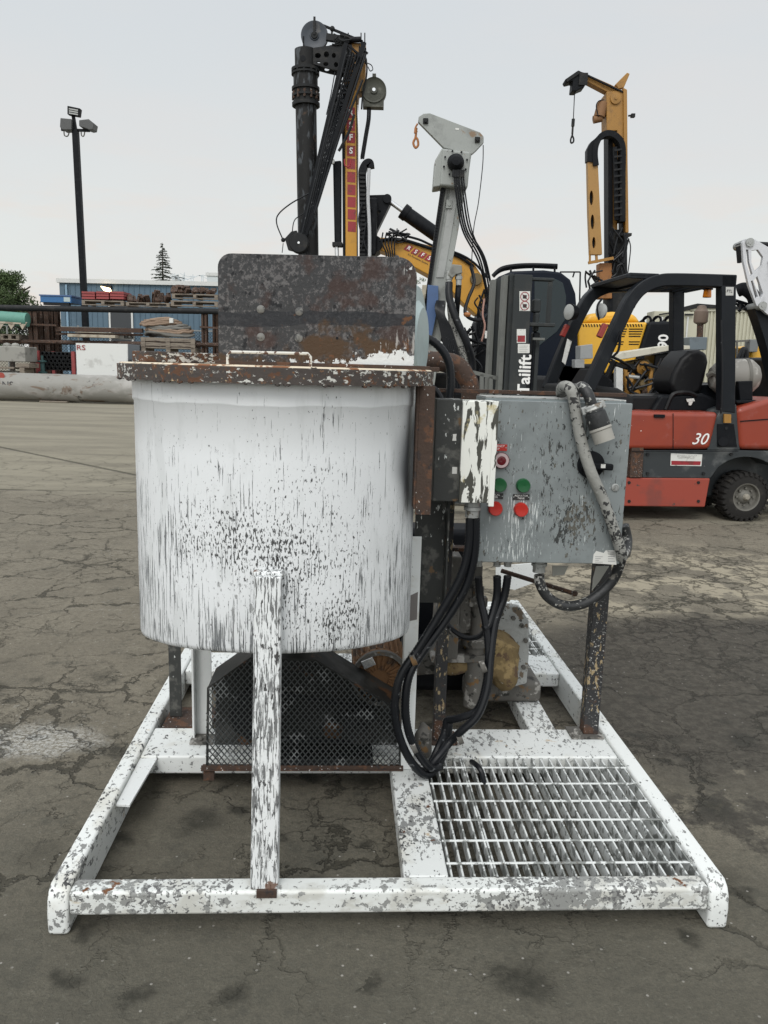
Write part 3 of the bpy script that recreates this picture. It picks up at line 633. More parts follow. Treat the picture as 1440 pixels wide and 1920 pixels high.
for k in (0, 1, 2, 3, 4):
    a, c = O2[k], O2[k+1]; b.beam((a[0], GY+.004, a[1]), (c[0], GY+.004, c[1]), .006, .012, up=(0, 1, 0))
b.make('guard_frame', M['guard'], guard)
a, c = O2[0], O2[5]; b = B(); b.bx(a[0]-.018, c[0]+.01, GY-.010, GY+.03, a[1]-.006, a[1]-.002); b.bx(a[0]-.018, c[0]+.01, GY-.004, GY+.0, a[1]-.006, a[1]+.010)
b.bx(a[0]-.012, a[0]+.022, GY+.001, GY+.02, a[1]-.045, a[1]-.006); b.make('guard_base', M['rust'], guard, .001)
b = B().prism([(x, GY+.158, z) for x, z in O2], (0, .004, 0)); b.make('guard_back', M['guard'], guard)
b = B()     # pulleys and belt behind the mesh
for x, z, r in ((-.36, .28, .085), (-.02, .24, .06)):
    b.lathe((x, .64, z), (0, 1, 0), [(0, .01), (0, r), (.012, r), (.018, r-.008), (.026, r), (.05, r), (.05, .01)], 36)
    b.cyl((x, .62, z), (x, .75, z), .018)
    b.make('belt_pulley', M['dsteel'], guard); b = B()
b = B(); b.beam((-.36, .66, .365), (-.02, .66, .30), .02, .008); b.beam((-.36, .66, .195), (-.02, .66, .18), .02, .008); b.make('drive_belt', M['rubber'], guard)
B().bx(-.34, .02, .605, .74, .118, .150).make('motor_foot', M['dsteel'], guard, .004)
# finned motor behind the guard
mc = SK.q(712, 1262, .80)
b = B(); b.lathe((mc.x, .76, mc.z), (0, 1, 0), [(0, .02), (0, .075), (.02, .092), (.03, .092), (.03, .080), (.30, .080), (.30, .02)], 36)
for i in range(22):
    a = 2*math.pi*i/22; d = V((math.cos(a), 0, math.sin(a)))
    b.beam(V((mc.x, .79, mc.z))+d*.086, V((mc.x, 1.04, mc.z))+d*.086, .004, .018, up=d)
    b.beam(V((mc.x, .757, mc.z))+d*.03, V((mc.x, .757, mc.z))+d*.084, .006, .005, up=(0, 1, 0))
mot = b.make('motor', M['motor'], mx_)
b = B().lathe((mc.x, .748, mc.z), (0, 1, 0), [(0, .083), (0, .097), (.018, .097), (.018, .083)], 36, cap=False); b.make('fan_cowl', M['grimy'], mot)
q0 = SK.q(690, 1243, .742); B().beam(q0-V((.018, 0, .008)), q0+V((.02, 0, .010)), .014, .03).make('motor_tag', M['chrome'], mot, .002)
# columns and dark hardware between tank and cabinet
b = B(); b.bx(.135, .235, .66, .667, .66, 1.05); b.bx(.229, .235, .60, .66, .58, 1.05); b.make('back_panel', M['splat_black'], mx_, .001)
b = B(); b.bx(.236, .276, .790, .830, ZT, 1.04); b.make('cabinet_post', M['black_post'], mx_, .003)
b = B(); b.bx(.20, .32, .765, .865, ZT, ZT+.007); b.sph((.305, .79, ZT+.012), .011, 8); b.make('post_pad', M['rust'], mx_, .001)
b = B(); pz = SK.q(1125, 1090, .85); b.prism([(.783, .84, ZT+.007), (.838, .84, ZT+.007), (.838, .84, .80), (.783, .84, .80)], (0, .05, 0)); b.make('cabinet_post', M['black_post'], mx_, .003)
b = B(); b.bx(.735, .852, .815, .905, ZT, ZT+.007); b.cyl((.755, .83, ZT+.007), (.755, .83, ZT+.03), .011, n=6); b.cyl((.755, .83, ZT+.007), (.755, .83, ZT+.014), .018, n=16); b.make('post_pad', M['grimy'], mx_, .001)
b = B().beam((.20, .835, .80), (.838, .835, .80), .05, .012); b.beam((.20, .845, 1.328), (.838, .845, 1.328), .03, .012); b.bx(.16, .20, .83, .87, .9, 1.33); b.make('cabinet_bracket', M['rust'], mx_, .001)
from mathutils import noise as mn
def lumpy(b, c, r, sc=(1, 1, 1), amp=.25, fr=18, n=28):
    c = V(c); k = len(b.v); b.sph(c, r, n, sc)
    for i in range(k, len(b.v)):
        d = b.v[i]-c; b.v[i] = c + d*(1 + amp*mn.noise(b.v[i]*fr) + amp*.5*mn.noise(b.v[i]*fr*2.7))
# pump: crusted volute, flange, gearbox
pc = SK.q(925, 1222, 1.10); fc = SK.q(968, 1195, 1.06)
b = B(); b.lathe((pc.x-.02, 1.06, pc.z), (.25, 1, 0), [(-.05, .03), (-.05, .055), (-.03, .07), (0, .095), (.05, .105), (.12, .09), (.15, .04)], 30)
b.lathe((pc.x-.12, 1.08, pc.z+.05), (1, 0, -.3), [(0, .05), (.02, .05), (.03, .035), (.12, .035)], 22); lumpy(b, (pc.x, 1.04, pc.z), .088, (1, .7, 1.1)); lumpy(b, (pc.x-.03, 1.0, pc.z+.06), .045, (1.2, .8, .8)); lumpy(b, (pc.x+.03, 1.02, pc.z-.05), .06, (.9, .8, 1.1)); lumpy(b, (pc.x-.16, 1.0, pc.z-.02), .04, (1.5, 1, .8)); pump = b.make('pump_casing', M['pump_yel'], mx_)
b = B(); pts = SK.qs([(905, 1180), (925, 1150), (950, 1134), (975, 1138), (992, 1165), (992, 1230), (988, 1282), (950, 1292), (930, 1270), (960, 1240), (945, 1195)], 1.08)
b.prism(pts, (0, .035, 0)); fl = b.make('pump_flange', M['flange'], pump, .006)
b = B()
for x, y in ((962, 1158), (978, 1172), (985, 1200), (981, 1250), (958, 1270), (940, 1150)):
    p = SK.q(x, y, 1.08); b.cyl(p, p-V((0, .012, 0)), .009, n=6)
b.make('bolt', M['grimy'], fl)
b = B(); p = SK.q(965, 1165, 1.07); b.bx(p.x-.08, p.x+.02, 1.12, 1.36, .20, .40); b.bx(.40, .70, 1.12, 1.40, ZT, .20); b.make('gear_housing', M['grimy'], pump, .02, 3)
b = B(); p = SK.q(890, 1240, 1.0); b.cyl((p.x, 1.0, .16), (p.x, 1.0, .40), .035, n=20); b.cyl((p.x, 1.0, .40), (p.x, 1.0, .43), .05, n=20); b.cyl((p.x, 1.0, .43), (p.x, 1.0, .62), .022, n=16); b.cyl((p.x, 1.0, .55), (p.x, 1.0, .58), .038, n=6)
b.make('suction_pipe', M['grimy'], pump)
b = B(); b.bx(.24, .46, .96, 1.14, .34, .37); b.bx(.28, .33, .92, 1.3, .37, .75); b.bx(.34, .42, 1.0, 1.1, .44, .70); b.make('pump_bracket', M['grimy'], pump, .006)
b = B().bx(.16, .60, 1.22, 1.42, ZT, .30); b.bx(.13, .47, 1.44, 1.62, ZT+.001, .74); b.make('gearbox_dark_block', M['black'], pump, .03, 3)  # tall rear block is added to darken the open space behind the pump
b = B().cyl((.20, 1.10, .30), (.44, 1.10, .32), .06, n=24); b.cyl((.30, 1.02, .45), (.42, 1.10, .47), .045, n=20); b.make('pump_coupling', M['grimy'], pump)
b = B(); lumpy(b, (.19, .70, .16), .04, (.8, 1, 1.6)); b.make('cement_lump', M['grimy'], mx_)
# vertical mixer drive column behind tank, discharge pipe and hose above
b = B(); b.tube(SK.qs([(795, 676), (830, 678), (855, 684), (872, 705), (882, 745)], .95) + [V((.33, .95, 1.0))], .032, 20); b.make('discharge_pipe', M['rust'], mx_)
b = B(); b.tube(SK.qs([(783, 634), (805, 636), (828, 655), (842, 682), (845, 715), (842, 752)], .80) + [V((.235, .80, 1.1))], .0135, 12, ridge=.05); b.make('hose', M['rubber'], mx_)
b = B(); b.tube(SK.qs([(792, 722), (812, 728), (825, 745), (826, 760)], .60), .010, 10, ridge=.05); b.make('hose', M['rubber'], mx_)
b = B(); p = SK.q(800, 690, .5); b.bx(p.x-.055, p.x+.03, .44, .52, p.z-.01, p.z+.003); b.make('lug', M['rust'], mx_, .002)
p = SK.q(788, 640, .62)
b = B(); b.lathe((p.x-.018, .66, p.z), (.96, -.28, 0), [(0, .16), (.006, .165), (.012, .16), (.014, .12), (.03, .10), (.032, .0)], 40); b.make('end_cover', M['paleblue'], mx_)
# ---------------- control cabinet
FY = .62
bxl, bxr, bzb, bzt = .330, .783, .806, 1.309
b = B().bx(bxl+.004, bxr-.012, FY+.022, .815, bzb+.006, bzt+.006); cab = b.make('control_cabinet', M['box_side'], mx_, .003)
b = B(); tl = SK.q(925, 746, FY); tr = SK.q(1187, 757, FY); br = SK.q(1160, 1060, FY); blc = SK.q(894, 1053, FY)
b.prism([(bxl, FY, bzb), (bxr, FY, bzb), (bxr, FY, bzt), (bxl, FY, bzt)], (0, .020, 0)); door = b.make('cabinet_door', M['box'], cab, .003, 3)
b = B().bx(bxl+.006, bxr-.014, FY+.022, .812, bzt+.006, bzt+.009); b.make('top_rim', M['flange'], cab)
def P2(x, y, d=0): return SK.q(x, y, FY-d)
def button(x, y, r, mt, name='push_button'):
    p = P2(x, y); b = B(); b.lathe(p, (0, -1, 0), [(0, r*1.02), (.006, r*1.02), (.008, r), (.016, r*.97), (.019, r*.88), (.0185, r*.6), (.0175, 0)], 28, cap=False)
    return b.make(name, mt, door)
button(936, 909, .0215, M['green_btn']); button(980, 910, .0215, M['green_btn'])
button(928, 953, .0220, M['red_btn']); button(976, 955, .0220, M['red_btn'])
p = P2(939, 863); b = B(); b.lathe(p, (0, -1, 0), [(0, .025), (.010, .025), (.011, .023)], 32, cap=False); es = b.make('pilot_lamp', mat('dark red bezel', (.09, .015, .02), .4), door)
B().lathe(p-V((0, .010, 0)), (0, -1, 0), [(0, .023), (.003, .022), (.003, .014)], 32, cap=False).make('lamp_ring', mat('pinkish worn ring', (.50, .38, .38), .5), es)
B().lathe(p-V((0, .009, 0)), (0, -1, 0), [(0, .0145), (.003, .0145), (.004, .012), (.002, 0)], 24, cap=False).make('lamp_lens', mat('dark red lens', (.12, .006, .012), .2), es)
def nameplate(x, y, w, h, mt, lines, ts):
    p = P2(x, y, .001); b = B().bx(p.x-w/2, p.x+w/2, FY-.002, FY-.0002, p.z-h/2, p.z+h/2); o = b.make('name_plate', mt, door)
    for i, s in enumerate(lines):
        text('lettering', s, ts, M['white_letter'], o, (p.x, FY-.0024, p.z + (.5*(len(lines)-1)-i)*ts*.95), .0003)
    b = B()
    for sgn in (-1, 1): b.cyl((p.x+sgn*w*.45, FY-.004, p.z), (p.x+sgn*w*.45, FY-.002, p.z), .0018, n=8)
    b.make('rivet', M['galv'], o)
nameplate(930, 839, .068, .020, M['red_btn'], ['EMERGENCY', 'STOP'], .0092)
nameplate(926, 930, .058, .018, M['black_letter'], ['VERTICAL', 'MIXER'], .0085)
nameplate(977, 932, .052, .018, M['black_letter'], ['AGITATOR', 'TANK'], .0085)
p = P2(1107, 871); b = B(); b.lathe(p, (0, -1, 0), [(0, .042), (.008, .042), (.012, .036), (.014, .0)], 36, cap=False); kn = b.make('isolator_knob', M['black'], door)
b = B(); b.beam(p+V((-.035, -.022, .0)), p+V((.062, -.024, -.004)), .022, .020); b.make('knob_handle', M['black'], kn, .005, 3)
b = B(); b.beam(p+V((.022, -.0335, .0)), p+V((.036, -.0335, .0)), .002, .012); b.make('knob_mark', M['label_white'], kn)
p = P2(1153, 914); b = B(); b.lathe(p, (0, -1, 0), [(0, .0125), (.004, .012), (.005, .009), (.003, .009), (.0035, 0)], 20, cap=False); b.bx(p.x-.001, p.x+.001, p.y-.007, p.y-.002, p.z-.006, p.z+.006); b.make('door_lock', M['galv'], door)
b = B(); pts = [P2(x, y, .001) for x, y in ((1111, 1056), (1156, 1059), (1154, 1032), (1136, 1032), (1132, 1037), (1118, 1033), (1113, 1040))]; b.prism(pts, (0, .0008, 0)); st = b.make('sticker', M['label_white'], door)
b = B()
for k in range(5): q_ = P2(1140, 1035+k*4.4, .0016); b.bx(q_.x, q_.x+.022-.004*(k % 2), q_.y, q_.y+.0004, q_.z, q_.z+.0016)
for k in range(4): q_ = P2(1116, 1044+k*3.4, .0016); b.bx(q_.x, q_.x+.024-.006*(k % 3), q_.y, q_.y+.0004, q_.z, q_.z+.0011)
b.make('fine_print', mat('sticker print', (.16, .16, .17), .6), st)
# ---------------- junction box
b = B(); b.bx(.168, .246, .505, .60, 1.015, 1.312); jbb = b.make('junction_box', M['splat_black'], mx_, .003)
b = B(); b.bx(.243, .343, .486, .50, 1.016, 1.308); b.bx(.330, .346, .484, .50, 1.006, 1.310); b.bx(.243, .346, .500, .60, 1.300, 1.309); b.make('box_cover', M['jb'], jbb, .0015)
b = B(); b.bx(.243, .335, .501, .60, 1.02, 1.30); b.make('box_shell', M['box_side'], jbb, .002)
b = B()
q1, q2 = SK.q(852, 820, .5045), SK.q(853, 882, .5045)
b.prism([q1+V((-.006, 0, -.010)), q1+V((.006, 0, -.010)), q1+V((.005, 0, .0)), q1+V((.006, 0, .010)), q1+V((-.005, 0, .009)), q1+V((-.004, 0, 0))], (0, .0005, 0))
b.bx(q2.x-.008, q2.x+.006, .504, .5045, q2.z-.010, q2.z+.010); b.make('sticker', M['label_white'], jbb)
def gland(c, r, h, mt=M['galv']):
    c = V(c); b = B(); b.cyl(c, c-V((0, 0, h*.35)), r, n=8); b.cyl(c-V((0, 0, h*.35)), c-V((0, 0, h*.55)), r*1.15, n=20); b.cyl(c-V((0, 0, h*.55)), c-V((0, 0, h)), r*.95, n=8)
    return b.make('cable_gland', mt, mx_, .001)
gland((.291, .53, 1.015), .022, .05)
for x, y in ((897, 1060), (932, 1056), (952, 1056)):
    p = SK.q(x, y, .68); gland((p.x, p.y, bzb+.002), .013, .030)
p = SK.q(1011, 1058, .68); gland((p.x, p.y, bzb+.003), .022, .048)
# ---------------- black control cables
def cable(pts, r=.0105, name='cable', mt=None, ridge=.045, n=10):
    L = [SK.q(x, y, d) for x, y, d in pts]; b = B(); b.tube(L, r, n, ridge=ridge, res=10, pitch=.005); return b.make(name, mt or M['rubber'], mx_)
cable([(881, 972, .53), (878, 1030, .53), (862, 1085, .53), (825, 1150, .53), (785, 1215, .52), (752, 1265, .50), (740, 1320, .49), (746, 1370, .49), (766, 1420, .50), (795, 1452, .53), (818, 1440, .58), (836, 1400, .64), (842, 1358, .66), (838, 1350, .665), (834, 1372, .66), (822, 1402, .62), (808, 1432, .60)], .0128)
cable([(892, 972, .53), (890, 1035, .535), (874, 1098, .54), (838, 1160, .54), (795, 1220, .53), (768, 1265, .51), (760, 1320, .50), (766, 1372, .50), (786, 1415, .51), (808, 1440, .54), (825, 1437, .58)], .0128)
cable([(897, 1082, .68), (900, 1120, .68), (910, 1165, .66), (916, 1220, .64), (912, 1280, .62), (896, 1330, .62), (866, 1345, .63), (840, 1350, .66)], .0128)
cable([(932, 1080, .68), (931, 1120, .68), (918, 1168, .66), (907, 1180, .65)], .0128)
cable([(952, 1080, .68), (945, 1120, .68), (928, 1170, .66), (920, 1230, .63), (914, 1290, .60), (896, 1340, .58), (866, 1370, .58), (845, 1390, .60), (820, 1420, .57), (796, 1446, .56), (776, 1438, .56)], .0128)
cable([(838, 1168, .80), (850, 1182, .78), (875, 1196, .72), (900, 1192, .68), (918, 1170, .66)], .0085)
cable([(884, 1428, .60), (895, 1436, .55), (903, 1448, .53), (908, 1470, .52)], .0085, name='cable')
b = B()
for x, y, d in ((775, 1236, .515), (776, 1400, .505), (862, 1384, .59), (906, 1250, .62)):
    p = SK.q(x, y, d); b = B(); b.cyl(p-V((.007, 0, .003)), p+V((.007, 0, .003)), .0205, n=14); b.make('cable_tie', M['grimy'], mx_)
# lifting rod behind the cabinet
b = B(); b.tube([SK.q(940, 1070, .95), SK.q(1080, 1114, .82)], .008, 10, smooth=False); b.sph(SK.q(1078, 1113, .82), .011, 8); b.make('lever_rod', M['rust'], mx_)
M['wrap'] = mat('limp clear wrap', (.34, .34, .31), .35)
B().prism(SK.qs([(1036, 1061), (1066, 1061), (1058, 1078), (1036, 1080)], .76), (0, .004, 0)).make('plastic_wrap', M['wrap'], mx_); b = B(); b.prism(SK.qs([(1118, 1062), (1142, 1062), (1124, 1090), (1110, 1108), (1112, 1085)], .76), (0, .004, 0)); b.make('plastic_wrap', M['wrap'], mx_)
b = B().prism(SK.qs([(930, 1062), (1002, 1056), (1020, 1086), (965, 1106), (930, 1100)], 1.9), (0, .01, 0)); b.make('deflector_plate', M['white_clean'], mx_)
# ---------------- thick power lead draped over the cabinet with its plug
L = [SK.q(x, y, d) for x, y, d in ((1058, 760, .80), (1052, 735, .76), (1056, 725, .68), (1068, 728, .600), (1076, 750, .590), (1082, 790, .590), (1092, 835, .585), (1108, 885, .575), (1130, 935, .585), (1150, 990, .59), (1163, 1030, .60), (1166, 1046, .62))]
b = B(); b.tube(L, .0172, 14); pwr = b.make('power_lead', M['rubber_caked'], mx_)
L = [SK.q(x, y, d) for x, y, d in ((1167, 1040, .612), (1173, 1036, .70), (1176, 1012, .76), (1170, 985, .76))]
B().tube(L, .0168, 14).make('power_lead', M['rubber_dirty'], mx_)
L = [SK.q(x, y, d) for x, y, d in ((1164, 1050, .68), (1152, 1082, .70), (1130, 1108, .70), (1098, 1130, .69), (1060, 1136, .68), (1028, 1120, .68), (1013, 1095, .68), (1011, 1078, .68))]
B().tube(L, [.0175]*12+[.0168]*60, 14).make('power_lead', M['rubber_dirty'], mx_)
L = [SK.q(x, y, d) for x, y, d in ((1075, 760, .80), (1078, 742, .74), (1082, 730, .66), (1092, 726, .60), (1102, 738, .575), (1110, 760, .57))]
B().tube(L, .0165, 14).make('power_lead', M['rubber_dirty'], mx_)
A_, E_ = SK.q(1110, 758, .565), SK.q(1134, 828, .548); d = (E_-A_); ln = d.length
b = B(); b.lathe(A_, d, [(0, .018), (.002, .026), (ln*.22, .027), (ln*.24, .031), (ln*.62, .033), (ln*.66, .031)], 28); plug = b.make('power_plug', M['rubber_dirty'], mx_)
b = B(); b.lathe(A_, d, [(ln*.02, .027), (ln*.05, .030), (ln*.14, .030), (ln*.16, .027)], 24, cap=False); s_ = d.cross(V((0, 1, 0))).normalized(); b.beam(A_+d*.09-s_*.036, A_+d*.09+s_*.036, .022, .014, up=(0, 1, 0)); b.make('plug_clamp', M['flange'], plug, .002)
b = B(); b.lathe(A_, d, [(ln*.60, .0325), (ln*.68, .034), (ln*.70, .031), (ln, .031), (ln*1.0, .0275), (ln*.72, .0265), (ln*.72, .0)], 32, cap=False); b.make('plug_shroud', mat('dull white plug shroud', (.30, .29, .26), .6, layers=[dict(c=(.24, .23, .20), s=20, t=.55, w=.08)]), plug)
# ============================================================ BACKGROUND MACHINES
def cr(pts, res=6):
    P_ = [pts[0]] + list(pts) + [pts[-1]]; out = []
    for i in range(1, len(P_)-2):
        a, b, c, e = P_[i-1], P_[i], P_[i+1], P_[i+2]
        for k in range(res):
            t_ = k/res; out.append(.5*((2*b) + (c-a)*t_ + (2*a-5*b+4*c-e)*t_*t_ + (3*b-a-3*c+e)*t_**3))
    return out + [pts[-1]]
def ribbon(b, pts, w, depth, smooth=True):
    """a bent bar: centre line pts lie in one XZ plane, width w in that plane, extruded depth along +Y"""
    pts = cr(pts) if smooth and len(pts) > 2 else pts; vs = []; n = len(pts)
    for i, p in enumerate(pts):
        d = (pts[min(i+1, n-1)] - pts[max(i-1, 0)]); d.y = 0; d.normalize(); nn = V((-d.z, 0, d.x))
        ww = w[i] if isinstance(w, list) else w
        vs += [p+nn*ww/2, p-nn*ww/2, p-nn*ww/2+V((0, depth, 0)), p+nn*ww/2+V((0, depth, 0))]
    fs = [(4*i+k, 4*i+(k+1) % 4, 4*i+4+(k+1) % 4, 4*i+4+k) for i in range(n-1) for k in range(4)]
    fs += [(0, 1, 2, 3), (4*n-1, 4*n-2, 4*n-3, 4*n-4)]
    return b.add(vs, fs)
def wire(F, pts, r, mt, par, name='hose', n=6, **k):
    b = B(); b.tube([F.q(*p) for p in pts], r, n, **k); return b.make(name, mt, par)
def chips(n, x0, x1, y0, y1, b0, b1, F, r, mt, par, name, seed=1, sag=12):
    rr_ = random.Random(seed); b = B()
    for i in range(n):
        xa, ya = rr_.uniform(x0, x1), rr_.uniform(y0, y1); xb, yb = rr_.uniform(x0, x1), rr_.uniform(y0, y1)
        d0 = rr_.uniform(b0, b1)
        wire_pts = [F.q(xa, ya, d0), F.q((xa+xb)/2+rr_.uniform(-sag, sag), (ya+yb)/2+sag*rr_.uniform(-.3, 1), d0), F.q(xb, yb, d0)]
        b = B(); b.tube(wire_pts, r*rr_.uniform(.7, 1.2), 6, res=5); b.make(name, mt, par)

# ---------------------------------------------------------------- forklift
FK = Frame(3.49, 7.60, R(5))
fk = FK.root('forklift', 'orange red forklift numbered 30 with dark mast and overhead guard behind the cabinet', 'forklift')
WD = 1.16
b = B(); b.prism(FK.qs([(1140, 775), (1180, 770), (1240, 772), (1349, 773), (1332, 843), (1140, 843)], 0.0), (0, WD, 0)); hood = b.make('hood', M['red'], fk, .045, 4)
b = B(); b.prism(FK.qs([(1140, 896), (1332, 897), (1322, 951), (1140, 949)], .02), (0, WD-.04, 0)); b.make('lower_frame', M['red_low'], fk, .012, 2)
b = B(); pts = FK.qs([(1205, 844), (1385, 844), (1600, 846), (1600, 900), (1480, 900)], .03)
arc = [FK.q(1399+79*math.cos(a), 936-79*math.sin(a), .03) for a in [math.pi*(.28+.45*i/10) for i in range(11)]]
b.prism([pts[0], pts[1], FK.q(1480, 846, .03)] + arc + [FK.q(1332, 897, .03), FK.q(1205, 896, .03)], (0, .30, 0)); side = b.make('side_panel', M['fl_grey'], fk, .008)
b = B(); b.prism(FK.qs([(1330, 800), (1352, 770), (1381, 758), (1388, 844), (1326, 844)], .025), (0, WD-.05, 0)); b.make('hood_column', M['fl_grey'], fk, .008)
b = B(); b.prism(FK.qs([(1382, 766), (1440, 748), (1560, 752), (1580, 800), (1575, 846), (1387, 843)], 0), (0, WD, 0)); b.make('counterweight', M['red'], fk, .05, 4)
b = B(); b.prism(FK.qs([(1490, 846), (1575, 846), (1560, 940), (1500, 940), (1492, 900)], .02), (0, WD-.04, 0)); b.make('counterweight', M['fl_grey'], fk, .03, 3)
b = B(); b.prism(FK.qs([(1345, 795), (1376, 795), (1382, 838), (1345, 838)], .018), (0, .01, 0)); b.cyl(FK.q(1356, 828, -.01), FK.q(1356, 828, .03), .045, n=16); b.make('filler_cap', M['black'], fk)
B().prism(FK.qs([(1185, 835), (1207, 838), (1204, 895), (1181, 895)], .01), (0, .25, 0)).make('step_panel', M['rust'], fk)
p = FK.q(1311, 824, -.004); tt = text('lettering', '30', .155, M['white_letter'], hood, p, .002, shear=.35, bold=.0)
b = B(); c4 = FK.qs([(1258, 850), (1317, 852), (1315, 874), (1257, 873)], .024); b.prism(c4, (0, .004, 0)); s1 = b.make('sticker', M['label_white'], side)
B().prism(FK.qs([(1259, 864), (1314, 865), (1313, 872), (1259, 871.5)], .021), (0, .002, 0)).make('sticker_band', M['red_sq'], s1)
text('lettering', 'SERVICE', .045, M['grey_letter'], s1, FK.q(1287, 857, .020), .0005, shear=.3)
B().prism(FK.qs([(1358, 776), (1371, 777), (1371, 793), (1358, 793)], -.0), (0, .02, 0)).make('sticker', M['yellow_old'], hood)
for (xa_, ya_, xb_, yb_) in ((1262, 775, 1262, 842), (1185, 846, 1384, 846), (1260, 848, 1260, 850)):
    if abs(xa_-xb_)+abs(ya_-yb_) > 10: b = B(); b.beam(FK.q(xa_, ya_, -.001), FK.q(xb_, yb_, -.001), .006, .006); b.make('panel_seam', M['black'], hood)
for x_, y_ in ((1215, 888), (1320, 888), (1215, 852), (1372, 852), (1180, 905), (1310, 905), (1180, 940), (1310, 940), (1362, 803), (1370, 786)):
    p = FK.q(x_, y_, .012); b = B(); b.cyl(p, p+V((0, .03, 0)), .016, n=6); b.make('bolt', M['dsteel'], side)
b = B(); b.tube([FK.q(1352, 600, .01), FK.q(1354, 700, .005), FK.q(1352, 775, .01)], .009, 6); b.make('cable', M['rubber'], fk)
b = B(); b.bx(FK.q(1226, 775).x, FK.q(1246, 775).x, -.02, .02, FK.q(1236, 783).z, FK.q(1236, 777).z); b.make('hood_latch', M['black'], hood, .004)
b = B(); b.beam(FK.q(1388, 790, -.004), FK.q(1440, 786, -.004), .006, .010); b.make('panel_seam', M['black'], fk)
b = B(); b.prism(FK.qs([(1334, 842), (1381, 842), (1375, 870), (1340, 868)], .35), (0, .4, 0)); b.make('inner_fender', M['black'], fk)
# wheels
def wheel(F, c, r, w, par, name='wheel', rim=.56):
    b = B(); d = V((0, 1, 0))
    b.lathe(c, d, [(0, r*rim), (.0, r*.70), (.012, r*.90), (.05, r*.965), (w-.05, r*.965), (w-.012, r*.90), (w, r*.7), (w, r*rim)], 48, cap=False)
    n = 26
    for i in range(n):
        for sd, off in ((0, 0), (1, .5)):
            a = 2*math.pi*(i+off)/n; u = V((math.cos(a), 0, math.sin(a)))
            q0_, q1_ = c + u*r*.965 + d*(.012 if sd == 0 else w*.52), c + u*r*.965 + d*(w*.48 if sd == 0 else w-.012)
            b.beam(q0_, q1_, r*.13, r*.075, up=u)
            if sd == 0: b.beam(c+u*r*.84+d*.006, c+u*r*.97+d*.012, r*.12, .02, up=d)
    wh = b.make(name, M['tyre'], par)
    b = B(); b.lathe(c, d, [(.012, r*rim), (.0, r*rim), (.004, r*(rim-.05)), (.045, r*(rim-.08)), (.05, r*.30), (.02, r*.22), (.01, r*.14), (.01, 0)], 40, cap=False)
    b.lathe(c+d*w, -d, [(.012, r*rim), (.0, r*rim), (.04, r*(rim-.08)), (.05, 0)], 32, cap=False); rm = b.make('rim', M['rim'], wh)
    b = B(); b.lathe(c+d*.012, -d, [(0, r*.14), (.02, r*.13), (.035, r*.08), (.036, 0)], 20, cap=False); b.make('hub_cap', mat('pale hub cap', (.25, .23, .19), .6), wh)
    for i in range(8):
        a = 2*math.pi*i/8; q_ = c+V((math.cos(a)*r*.34, .046, math.sin(a)*r*.34)); b = B(); b.cyl(q_, q_-V((0, .022, 0)), r*.045, n=6); b.make('wheel_nut', M['rim'], wh)
    return wh
wc = FK.q(1400, 932, .05); wr = wc.z-.002; wheel(FK, V((wc.x, .05, wr)), wr, .22, fk); 
wheel(FK, V((wc.x, WD-.27, wr)), wr, .22, fk)
wheel(FK, V((wc.x-1.75, .04, .36)), .36, .26, fk); wheel(FK, V((wc.x-1.75, WD-.30, .36)), .36, .26, fk)
B().bx(wc.x-1.9, wc.x+.5, .30, WD-.30, .20, .75).make('chassis', M['fl_grey'], fk, .03)
# overhead guard
for dep, nm, pp in ((0.02, 'guard_pillar', None), (WD-.16, 'guard_pillar', None)):
    sh = 0 if dep < .5 else 1
    b = B()
    if not sh:
        ribbon(b, FK.qs([(1106, 730), (1125, 690), (1148, 640), (1168, 598), (1184, 566), (1205, 541), (1235, 527), (1270, 524), (1382, 527)], dep), .115, .13)
    else:
        ribbon(b, FK.qs([(1030, 730), (1055, 668), (1078, 615), (1092, 585), (1110, 556), (1135, 541), (1170, 536), (1300, 536)], dep), .115, .13)
    b.make('guard_front_pillar', M['navy'], fk, .012)
    b = B()
    if not sh: b.prism(FK.qs([(1353, 515), (1381, 515), (1379, 775), (1353, 772)], dep), (0, .12, 0))
    else: b.prism(FK.qs([(1263, 540), (1284, 540), (1282, 740), (1261, 740)], dep), (0, .12, 0))
    b.make('guard_rear_pillar', M['navy'], fk, .010)
b = B(); zt = FK.q(1300, 524, .02).z; xa, xb = FK.q(1235, 524, .02).x, FK.q(1375, 524, .02).x
for i in range(7): x = xa+(xb-xa)*i/6; b.bx(x-.02, x+.02, .14, WD-.15, zt-.02, zt+.02)
b.bx(xa-.28, xa-.02, .10, WD-.10, zt+.0, zt+.035); b.make('guard_roof', M['navy'], fk, .006)
b = B(); a0 = FK.q(1186, 513, .1); b.bx(a0.x-.03, a0.x+.26, .10, WD-.1, a0.z-.03, a0.z+.01); b.make('roof_visor', M['navy'], fk, .01)
p = FK.q(1326, 552, .55); b = B(); b.cyl((p.x, .55, p.z-.03), (p.x, .55, p.z+.045), .042, .036, n=20); bl_ = b.make('beacon', M['amber'], fk, .006); B().cyl((p.x, .55, p.z+.045), (p.x, .55, p.z+.09), .05, n=20).make('beacon_base', M['black'], bl_)
b = B().prism(FK.qs([(1361, 538), (1376, 538), (1375, 554), (1361, 554)], .018), (0, .002, 0)); s2 = b.make('sticker', M['grey_letter'], fk)
text('lettering', 'FTL', .035, M['black_letter'], s2, FK.q(1368, 546, .015), .0005)
b = B(); wire(FK, [(1156, 640, -.02), (1163, 622, -.03), (1160, 655, -.03), (1150, 668, -.02)], .012, M['black'], fk, 'grab_handle')
